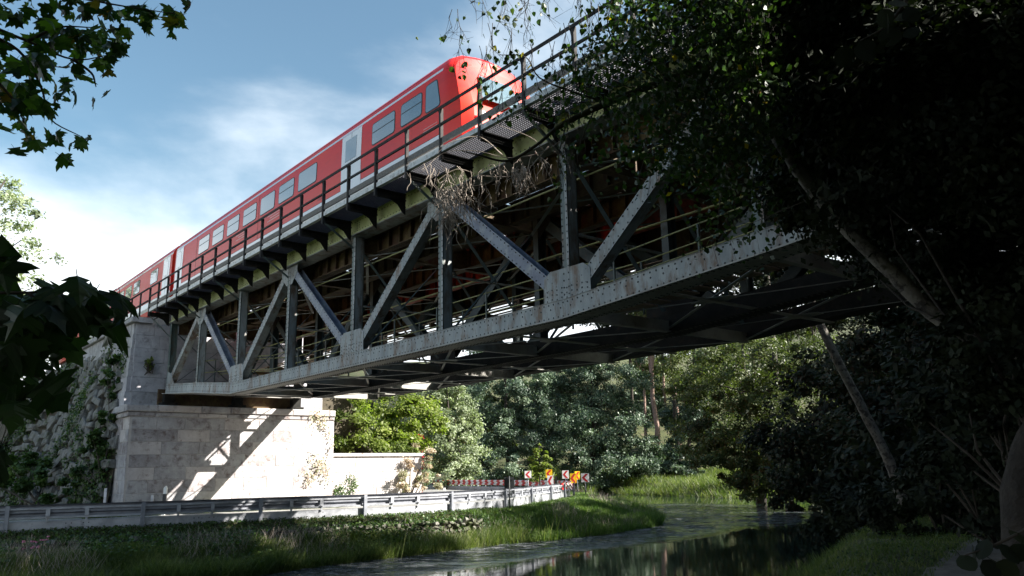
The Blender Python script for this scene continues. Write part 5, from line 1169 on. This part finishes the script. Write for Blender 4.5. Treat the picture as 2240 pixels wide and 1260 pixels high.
BR.append(branch(bt, [(1330, 225, 7.6), (1250, 200, 7.4), (1180, 170, 7.3), (1150, 125, 7.2), (1090, 120, 7.2)], 0.010, 0.003, MT['twig_dark']))
BR.append(branch(bt, [(1640, 60, 8.0), (1540, 30, 7.8), (1480, 5, 7.7), (1400, -20, 7.6)], 0.03, 0.016, MT['bark_moss']))
BR.append(branch(bt, [(1400, -20, 7.6), (1300, -50, 7.4), (1180, -60, 7.2), (1060, -50, 7.1), (980, -30, 7.0)], 0.014, 0.005, MT['twig_dark']))
BR.append(branch(bt, [(1560, 140, 8.0), (1500, 250, 7.7), (1420, 330, 7.5), (1390, 420, 7.5)], 0.012, 0.003, MT['twig_dark']))
BR.append(branch(bt, [(1450, 178, 7.8), (1370, 130, 7.6), (1330, 60, 7.5), (1340, 0, 7.5)], 0.010, 0.003, MT['twig_dark']))
BR.append(branch(bt, [(1690, 300, 8.1), (1620, 340, 7.8), (1580, 420, 7.7), (1570, 500, 7.7)], 0.012, 0.003, MT['twig_dark']))
for a, b in (((1300, 240), (1260, 400)), ((1380, 205), (1350, 380)), ((1500, 170), (1470, 360)), ((1240, 265), (1225, 440)), ((1400, 200), (1300, 150)), ((1350, 220), (1200, 230)), ((1280, 250), (1120, 230))):
    BR.append(branch(bt, [(*a, 7.7), ((a[0] + b[0]) / 2 - 12, (a[1] + b[1]) / 2, 7.5), (*b, 7.4)], 0.007, 0.002, MT['twig_dark'], 'twig', 5))
# hanging birch sprays: leaf objects share one mesh
def outline_mesh(name, pts, mat, fold=0.12, curl=0.0, wav=0.0, asym=0.0):
    """leaf with a midrib fold and a short stalk; pts = right half outline, tip last, y up"""
    V = [(0, 0, 0)]; F = []; n = len(pts)
    mid = [(0, y * 0.92, 0) for _, y in pts]; R_ = [(x, y, -fold * abs(x)) for x, y in pts]; Lf = [(-x, y, -fold * abs(x)) for x, y in pts]
    V = mid + [(x * (1 + asym), y, z) for x, y, z in R_] + [(x * (1 - asym), y * (1 - asym * 0.3), z) for x, y, z in Lf]
    V = [(x, y, z - curl * y * y - curl * 0.6 * x * x + wav * sin(7 * x + 5 * y)) for x, y, z in V]
    for i in range(n - 1): F += [(i, n + i, n + i + 1, i + 1), (i, i + 1, 2 * n + i + 1, 2 * n + i)]
    V += [(-0.02, 0, 0), (0.02, 0, 0), (0.015, -0.45, 0.05), (-0.015, -0.45, 0.05)]; F.append((3 * n, 3 * n + 1, 3 * n + 2, 3 * n + 3))
    me = bpy.data.meshes.new(name); me.from_pydata(V, [], F); me.materials.append(mat); t = me.attributes.new('tint', 'FLOAT', 'POINT'); t.data.foreach_set('value', np.full(len(V), 0.5, np.float32))
    t = me.attributes.new('solo', 'FLOAT', 'POINT'); t.data.foreach_set('value', np.full(len(V), 1.0, np.float32)); me.update(); return me
birch_leaf = outline_mesh('birch_leaf', [(0.05, 0.0), (0.38, 0.12), (0.42, 0.35), (0.30, 0.62), (0.12, 0.88), (0.0, 1.0)], MT['leaf_birch'])
hlf = [(0.04, 0.0), (0.30, -0.10), (0.52, -0.14), (0.42, 0.06), (0.72, 0.16), (0.98, 0.40), (0.70, 0.42), (0.74, 0.56), (0.42, 0.48), (0.36, 0.62), (0.46, 0.86), (0.26, 0.84), (0.16, 1.0), (0.0, 1.28)]
maple_leaf = outline_mesh('maple_leaf', hlf, MT['leaf_maple'], 0.18)
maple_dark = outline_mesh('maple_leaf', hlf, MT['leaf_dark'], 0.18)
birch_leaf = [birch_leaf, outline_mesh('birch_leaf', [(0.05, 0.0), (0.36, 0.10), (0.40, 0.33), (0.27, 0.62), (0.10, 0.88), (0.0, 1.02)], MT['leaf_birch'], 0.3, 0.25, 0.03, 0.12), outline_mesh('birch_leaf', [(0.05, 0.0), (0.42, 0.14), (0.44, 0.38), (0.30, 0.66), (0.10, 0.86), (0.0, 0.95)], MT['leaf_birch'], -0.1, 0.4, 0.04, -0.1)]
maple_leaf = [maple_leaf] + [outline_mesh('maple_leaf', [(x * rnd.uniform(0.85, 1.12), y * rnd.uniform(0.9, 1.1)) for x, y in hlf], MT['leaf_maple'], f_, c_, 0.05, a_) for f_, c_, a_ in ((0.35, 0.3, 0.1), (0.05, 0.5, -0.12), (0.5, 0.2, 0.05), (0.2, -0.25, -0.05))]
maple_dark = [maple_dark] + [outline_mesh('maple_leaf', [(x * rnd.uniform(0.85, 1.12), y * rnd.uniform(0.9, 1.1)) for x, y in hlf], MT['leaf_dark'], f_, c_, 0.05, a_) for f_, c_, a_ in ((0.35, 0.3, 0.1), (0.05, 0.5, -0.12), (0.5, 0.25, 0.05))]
def leaf_obj(me, P, size, parent, down=0.75, face=0.45, name='leaf', spread=0.5):
    """leaf hanging tip down, roughly turned to the light or the viewer at random"""
    me = rnd.choice(me) if isinstance(me, list) else me
    y = np.array([rnd.gauss(0, spread), rnd.gauss(0, spread), -down]); y /= np.linalg.norm(y)
    tocam = -np.asarray(P) / np.linalg.norm(P); z = tocam * face + nr.normal(size=3) * 0.5 + zv * 0.3; z -= y * (z @ y); z /= np.linalg.norm(z); x = np.cross(y, z)
    return place(name, me, P, parent, rot=Matrix(np.stack([x, y, z], 1).tolist()).to_euler(), scale=(size, size, size))
def px_blob(cx, cy, sx, sy, n, d0, d1): return [at(cx + rnd.gauss(0, sx), cy + rnd.gauss(0, sy), rnd.uniform(d0, d1)) for _ in range(n)]
cnt = 0
for bb in [(1045, 20, 22, 25, 12), (1110, 40, 18, 30, 20), (1150, 20, 12, 20, 8), (1155, 75, 12, 22, 9), (1200, 20, 18, 25, 12), (1260, 30, 15, 25, 10), (990, 85, 25, 10, 9), (1000, 145, 15, 15, 7), (1080, 125, 12, 20, 12), (1115, 130, 12, 12, 12), (1070, 200, 18, 15, 14), (1160, 160, 10, 10, 6), (1215, 165, 22, 20, 24), (1245, 120, 15, 15, 12), (1130, 235, 25, 18, 16), (1190, 240, 25, 15, 18), (1290, 120, 25, 20, 14), (1225, 210, 20, 15, 14), (1090, 265, 15, 12, 7), (1240, 330, 16, 40, 34), (1225, 400, 8, 18, 10), (1060, 175, 8, 20, 6), (1290, 60, 15, 15, 6), (1340, 40, 12, 25, 8)]:
    tw_ = MB()
    for j_ in range(2):
        x_ = bb[0] + rnd.uniform(-0.6, 0.6) * bb[2]; dd_ = rnd.uniform(7.1, 7.5); q_ = [at(x_ + 10 * (k - 1) * rnd.uniform(-1, 1), bb[1] - 55 - bb[3] + (55 + 2.3 * bb[3]) * k / 4, dd_) for k in range(5)]; tw_.tube(q_, [0.003, 0.0028, 0.0022, 0.0018, 0.001], 4, cap=False)
        for k in range(7):
            f_ = rnd.uniform(0.4, 3.9); a_ = q_[int(f_)] + (q_[int(f_) + 1] - q_[int(f_)]) * (f_ - int(f_)); tw_.tube([a_, at(bb[0] + rnd.gauss(0, bb[2]), bb[1] + rnd.gauss(0, bb[3]), dd_)], [0.0018, 0.001], 4, cap=False)
    tw_.build('twig', MT['twig_dark'], bt)
    for P in px_blob(*bb[:5], 7.0, 7.6): leaf_obj(birch_leaf, P, rnd.uniform(0.032, 0.062), bt); cnt += 1
print('birch leaves', cnt)
C_ = []; TW = MB()
for (cx, cy, sx, sy, n) in [(1290, 180, 40, 35, 260), (1380, 110, 45, 55, 520), (1450, 40, 55, 35, 1000), (1320, 290, 35, 40, 300), (1430, 250, 50, 50, 650), (1540, 150, 45, 80, 1500), (1470, 330, 50, 40, 420), (1550, 320, 40, 50, 750), (1610, 60, 40, 60, 1800), (1650, 240, 35, 90, 2200), (1580, 420, 40, 30, 160), (1610, 480, 30, 25, 100), (1400, 360, 22, 25, 80)]:
    k = max(4, n // 26); a = nr.normal(size=(k, 2)) * [sx, sy] + [cx, cy]
    for q in a:
        d_ = rnd.uniform(6.9, 8.4); c0 = at(q[0], q[1], d_); TW.tube([c0 + zv * 0.34 + nr.normal(size=3) * 0.12, c0 + zv * 0.12 + nr.normal(size=3) * 0.03, c0 - zv * 0.1, c0 - zv * 0.3 + nr.normal(size=3) * 0.04], [0.004, 0.003, 0.002, 0.0012], 4, cap=False) if (len(C_) % 2 == 0) else None; C_.append(c0 + nr.normal(size=(26, 3)) * [0.09, 0.09, 0.16])
C_ = np.concatenate(C_)
TW.build('twig', MT['twig_dark'], bt, kind='stuff')
quads('foliage', C_, nr.normal(size=C_.shape) * 0.7 + zv * 0.2, 0.022 + 0.014 * nr.random(len(C_)), 0.72, MT['leaf_birch'], bt, np.where(nr.random(len(C_)) < 0.015, 0.99, np.clip(0.45 + 0.22 * nr.normal(size=len(C_)), 0.02, 0.9)), fold=0.15, kind='stuff')
# dense dark crown mass upper right
fb = [(at(1790, 60, 9), (0.8, 0.9, 0.9), 1.2), (at(1950, 120, 9), (1.3, 1.2, 1.2), 2), (at(2180, 120, 8.5), (1.5, 1.3, 1.4), 2), (at(1800, 280, 9.3), (0.7, 0.8, 0.9), 1.2), (at(1860, 320, 9.5), (1.0, 1, 0.8), 1.3), (at(2080, 380, 9), (1.4, 1.2, 1.0), 2), (at(2250, 560, 8.5), (1.0, 1.0, 1.1), 1.5), (at(1830, 420, 9.6), (0.7, 0.7, 0.4), 0.7), (at(1960, 480, 9.3), (0.8, 0.8, 0.5), 0.8), (at(1680, -40, 9), (0.8, 0.8, 0.6), 1), (at(1760, 160, 10.5), (0.8, 0.9, 0.9), 1.3), (at(1880, 200, 10.8), (1.2, 1.2, 1.2), 1.5), (at(2050, 250, 7.2), (0.9, 0.9, 0.9), 1.2), (at(2150, -150, 9), (2.2, 1.5, 1.5), 2), (at(2120, 600, 9), (0.7, 0.6, 0.5), 0.6), (at(2180, 790, 7.4), (0.5, 0.4, 0.35), 0.35), (at(2090, 730, 7.5), (0.22, 0.3, 0.22), 0.08)]
P, N, T, CC = crown_points(fb, 170000, 520, hollow=0.1, crad=0.3)
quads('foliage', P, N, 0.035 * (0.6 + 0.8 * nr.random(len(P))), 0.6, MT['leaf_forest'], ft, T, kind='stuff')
for cpt in CC[::30]:
    i = rnd.randrange(8, len(C3)); pts = [C3[i], (C3[i] + cpt) / 2 + nr.normal(size=3) * 0.2, cpt]; 
    if np.linalg.norm(cpt - C3[i]) < 4: MB().tube(pts, [0.018, 0.011, 0.004], 5, cap=False).build('branch', MT['bark'], ft, smooth=True)
# low dark undergrowth right, between path and river
def under(px, py, d, rx, rz, n, label, mat='leaf_forest', ls=0.05):
    c_ = at(px, py, d); bush('undergrowth_bush', [(c_, (rx, rx, rz), 1), (c_ + np.array([rx * 0.6, 0.3, -rz * 0.3]), (rx * 0.8, rx * 0.8, rz * 0.7), 0.7)], n, ls, MT[mat], label)
under(2060, 1110, 20, 1.5, 0.9, 9000, 'dark shrub at the water edge below the thin birch', ls=0.07)
under(2160, 1060, 16, 1.3, 1.0, 8000, 'shrub with larger leaves left of the dark right-hand trunk', 'leaf_forest', 0.06)
under(2200, 900, 13, 1.2, 1.2, 8000, 'dark foliage beside the foot of the leaning birch')
under(1900, 1120, 30, 2.2, 0.8, 8000, 'low dark bush on the far water edge right of the wide olive tree', ls=0.09)
# few large pale leaves in the dark canopy, near the lens
bg_leaf = outline_mesh('beech_leaf', [(0.04, 0.0), (0.30, 0.14), (0.42, 0.38), (0.38, 0.64), (0.20, 0.88), (0.0, 1.0)], MT['leaf_forest'], 0.08)
hb = root('hanging_branch', at(1960, -40, 3.2), 'branch tip with a few large oval leaves hanging in the dark upper right', 'branch')
branch(hb, [(2020, -60, 3.3), (1970, 20, 3.2), (1935, 60, 3.2), (1880, 90, 3.2)], 0.007, 0.002, MT['twig_dark'], 'twig')
for x, y in ((1850, 100), (1880, 90), (1920, 80), (1945, 50), (1930, 20), (1895, 60), (1975, 30), (1960, 0), (1990, 60), (2010, 20), (1940, 95)): leaf_obj(bg_leaf, at(x, y, rnd.uniform(3.1, 3.3)), rnd.uniform(0.06, 0.085), hb, spread=0.8, face=1.2)
hb = root('hanging_branch', at(1640, 470, 6), 'short twig with round green leaves in front of the lower chord', 'branch')
branch(hb, [(1760, 440, 6), (1700, 465, 6), (1640, 490, 6)], 0.004, 0.002, MT['twig_dark'], 'twig')
for x, y in ((1640, 490), (1665, 480), (1650, 475), (1690, 462), (1625, 498)): leaf_obj(birch_leaf, at(x, y, 6), 0.055, hb, face=1.0)
gl = root('hanging_branch', at(2150, 1170, 3.0), 'dark leafy shoot hanging at the lower right over the path', 'branch')
branch(gl, [(2260, 1150, 3.0), (2180, 1190, 3.0), (2110, 1215, 3.0)], 0.006, 0.002, MT['twig_dark'], 'twig')
for x, y in ((2100, 1215), (2130, 1200), (2160, 1180), (2190, 1190), (2150, 1225), (2210, 1160), (2235, 1190), (2180, 1230)): leaf_obj(bg_leaf, at(x, y, 3.0), 0.07, gl, spread=0.8, face=0.8)

# dead twigs hanging in front of the walkway
dt = root('dead_branch', at(1130, 330, 9.3), 'tangle of pale dead twigs hanging down in front of the bridge walkway and top chord', 'dead branch')
for pp in ([(1240, 300), (1180, 335), (1110, 345), (1040, 330), (970, 335), (920, 380)], [(1200, 320), (1140, 380), (1060, 385), (1000, 370), (950, 400)], [(1110, 350), (1070, 400), (1010, 410), (960, 440)], [(1100, 340), (1050, 300), (990, 310), (950, 340)], [(1190, 330), (1160, 300), (1080, 270)], [(1170, 330), (1200, 380), (1215, 420)], [(1210, 330), (1240, 350), (1250, 385)]):
    branch(dt, [(x, y, 9.2 + rnd.uniform(-0.15, 0.15)) for x, y in pp], 0.007, 0.002, MT['twig'], 'twig', 6)
L = MB()
def hang(cx, cy, sx, n, l0, l1):
    for _ in range(n):
        x = cx + rnd.gauss(0, sx); y = cy + rnd.gauss(0, sx * 0.35); d = 9.2 + rnd.uniform(-0.35, 0.35); ln = rnd.uniform(l0, l1); p = at(x, y, d); pts = [p]; w_ = nr.normal(size=3) * 0.25
        for k in range(4):
            stp = np.array([w_[0], w_[1], -1]) + nr.normal(size=3) * 0.42; stp /= np.linalg.norm(stp); pts.append(pts[-1] + stp * ln / 4)
        L.tube(pts, [0.0042, 0.004, 0.0035, 0.003, 0.0015], 4, cap=False)
        if rnd.random() < 0.5: q = pts[rnd.choice((1, 2))]; e = nr.normal(size=3) * 0.6 + np.array([0, 0, -0.7]); L.tube([q, q + e / np.linalg.norm(e) * ln * 0.3], [0.003, 0.0015], 4, cap=False)
hang(978, 415, 13, 60, 0.25, 0.62); hang(1035, 390, 34, 26, 0.1, 0.45); hang(1095, 365, 30, 20, 0.1, 0.4); hang(1142, 368, 12, 44, 0.2, 0.45); hang(960, 375, 30, 22, 0.12, 0.4); hang(985, 460, 12, 24, 0.15, 0.5); hang(1190, 352, 20, 14, 0.1, 0.3); hang(1010, 430, 24, 34, 0.15, 0.45)
L.build('hanging_twig', MT['twig'], dt, kind='stuff')

# ================================================================== MAPLE BRANCHES left
mp_ = root('maple_branch', at(-60, 60, 4.2), 'leafy maple branch hanging into the sky at the upper left corner', 'branch')
for pp in ([(-60, 40), (60, 90), (160, 130), (240, 120)], [(-60, 60), (40, 110), (90, 190), (110, 260), (180, 300)], [(-60, -60), (100, -20), (250, 10), (380, 30)], [(-60, 120), (30, 220), (60, 290)], [(60, 90), (130, 60), (200, 60)], [(160, 130), (200, 160), (210, 190)]):
    branch(mp_, [(x, y, 4.0 + rnd.uniform(-0.05, 0.1)) for x, y in pp], 0.008, 0.002, MT['twig_dark'], 'twig', 6)
for bb in [(60, 25, 50, 25, 26), (190, 20, 60, 22, 24), (325, 22, 35, 18, 16), (385, 40, 10, 24, 6), (150, 85, 60, 30, 34), (50, 120, 50, 40, 36), (190, 130, 35, 30, 18), (90, 200, 55, 30, 26), (40, 265, 38, 28, 18), (85, 295, 35, 18, 9), (180, 305, 16, 9, 4), (135, 343, 3, 3, 1), (255, 110, 12, 10, 4), (25, 190, 30, 45, 18), (225, 90, 20, 15, 8)]:
    for P in px_blob(*bb[:5], 3.8, 4.6): leaf_obj(maple_leaf, P, rnd.uniform(0.026, 0.062), mp_, spread=0.6, face=0.6)
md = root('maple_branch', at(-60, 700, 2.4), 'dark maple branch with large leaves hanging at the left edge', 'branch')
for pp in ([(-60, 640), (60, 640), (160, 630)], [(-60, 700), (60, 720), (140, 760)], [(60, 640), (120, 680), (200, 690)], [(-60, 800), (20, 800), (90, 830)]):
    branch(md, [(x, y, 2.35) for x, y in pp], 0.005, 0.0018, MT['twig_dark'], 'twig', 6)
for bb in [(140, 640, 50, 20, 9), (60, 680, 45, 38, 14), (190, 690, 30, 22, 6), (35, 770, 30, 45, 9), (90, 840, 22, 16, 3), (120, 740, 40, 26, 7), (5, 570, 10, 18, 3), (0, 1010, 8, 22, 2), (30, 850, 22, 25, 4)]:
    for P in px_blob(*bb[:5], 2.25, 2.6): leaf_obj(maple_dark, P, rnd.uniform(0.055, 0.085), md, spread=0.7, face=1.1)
print('objects', len(bpy.data.objects))
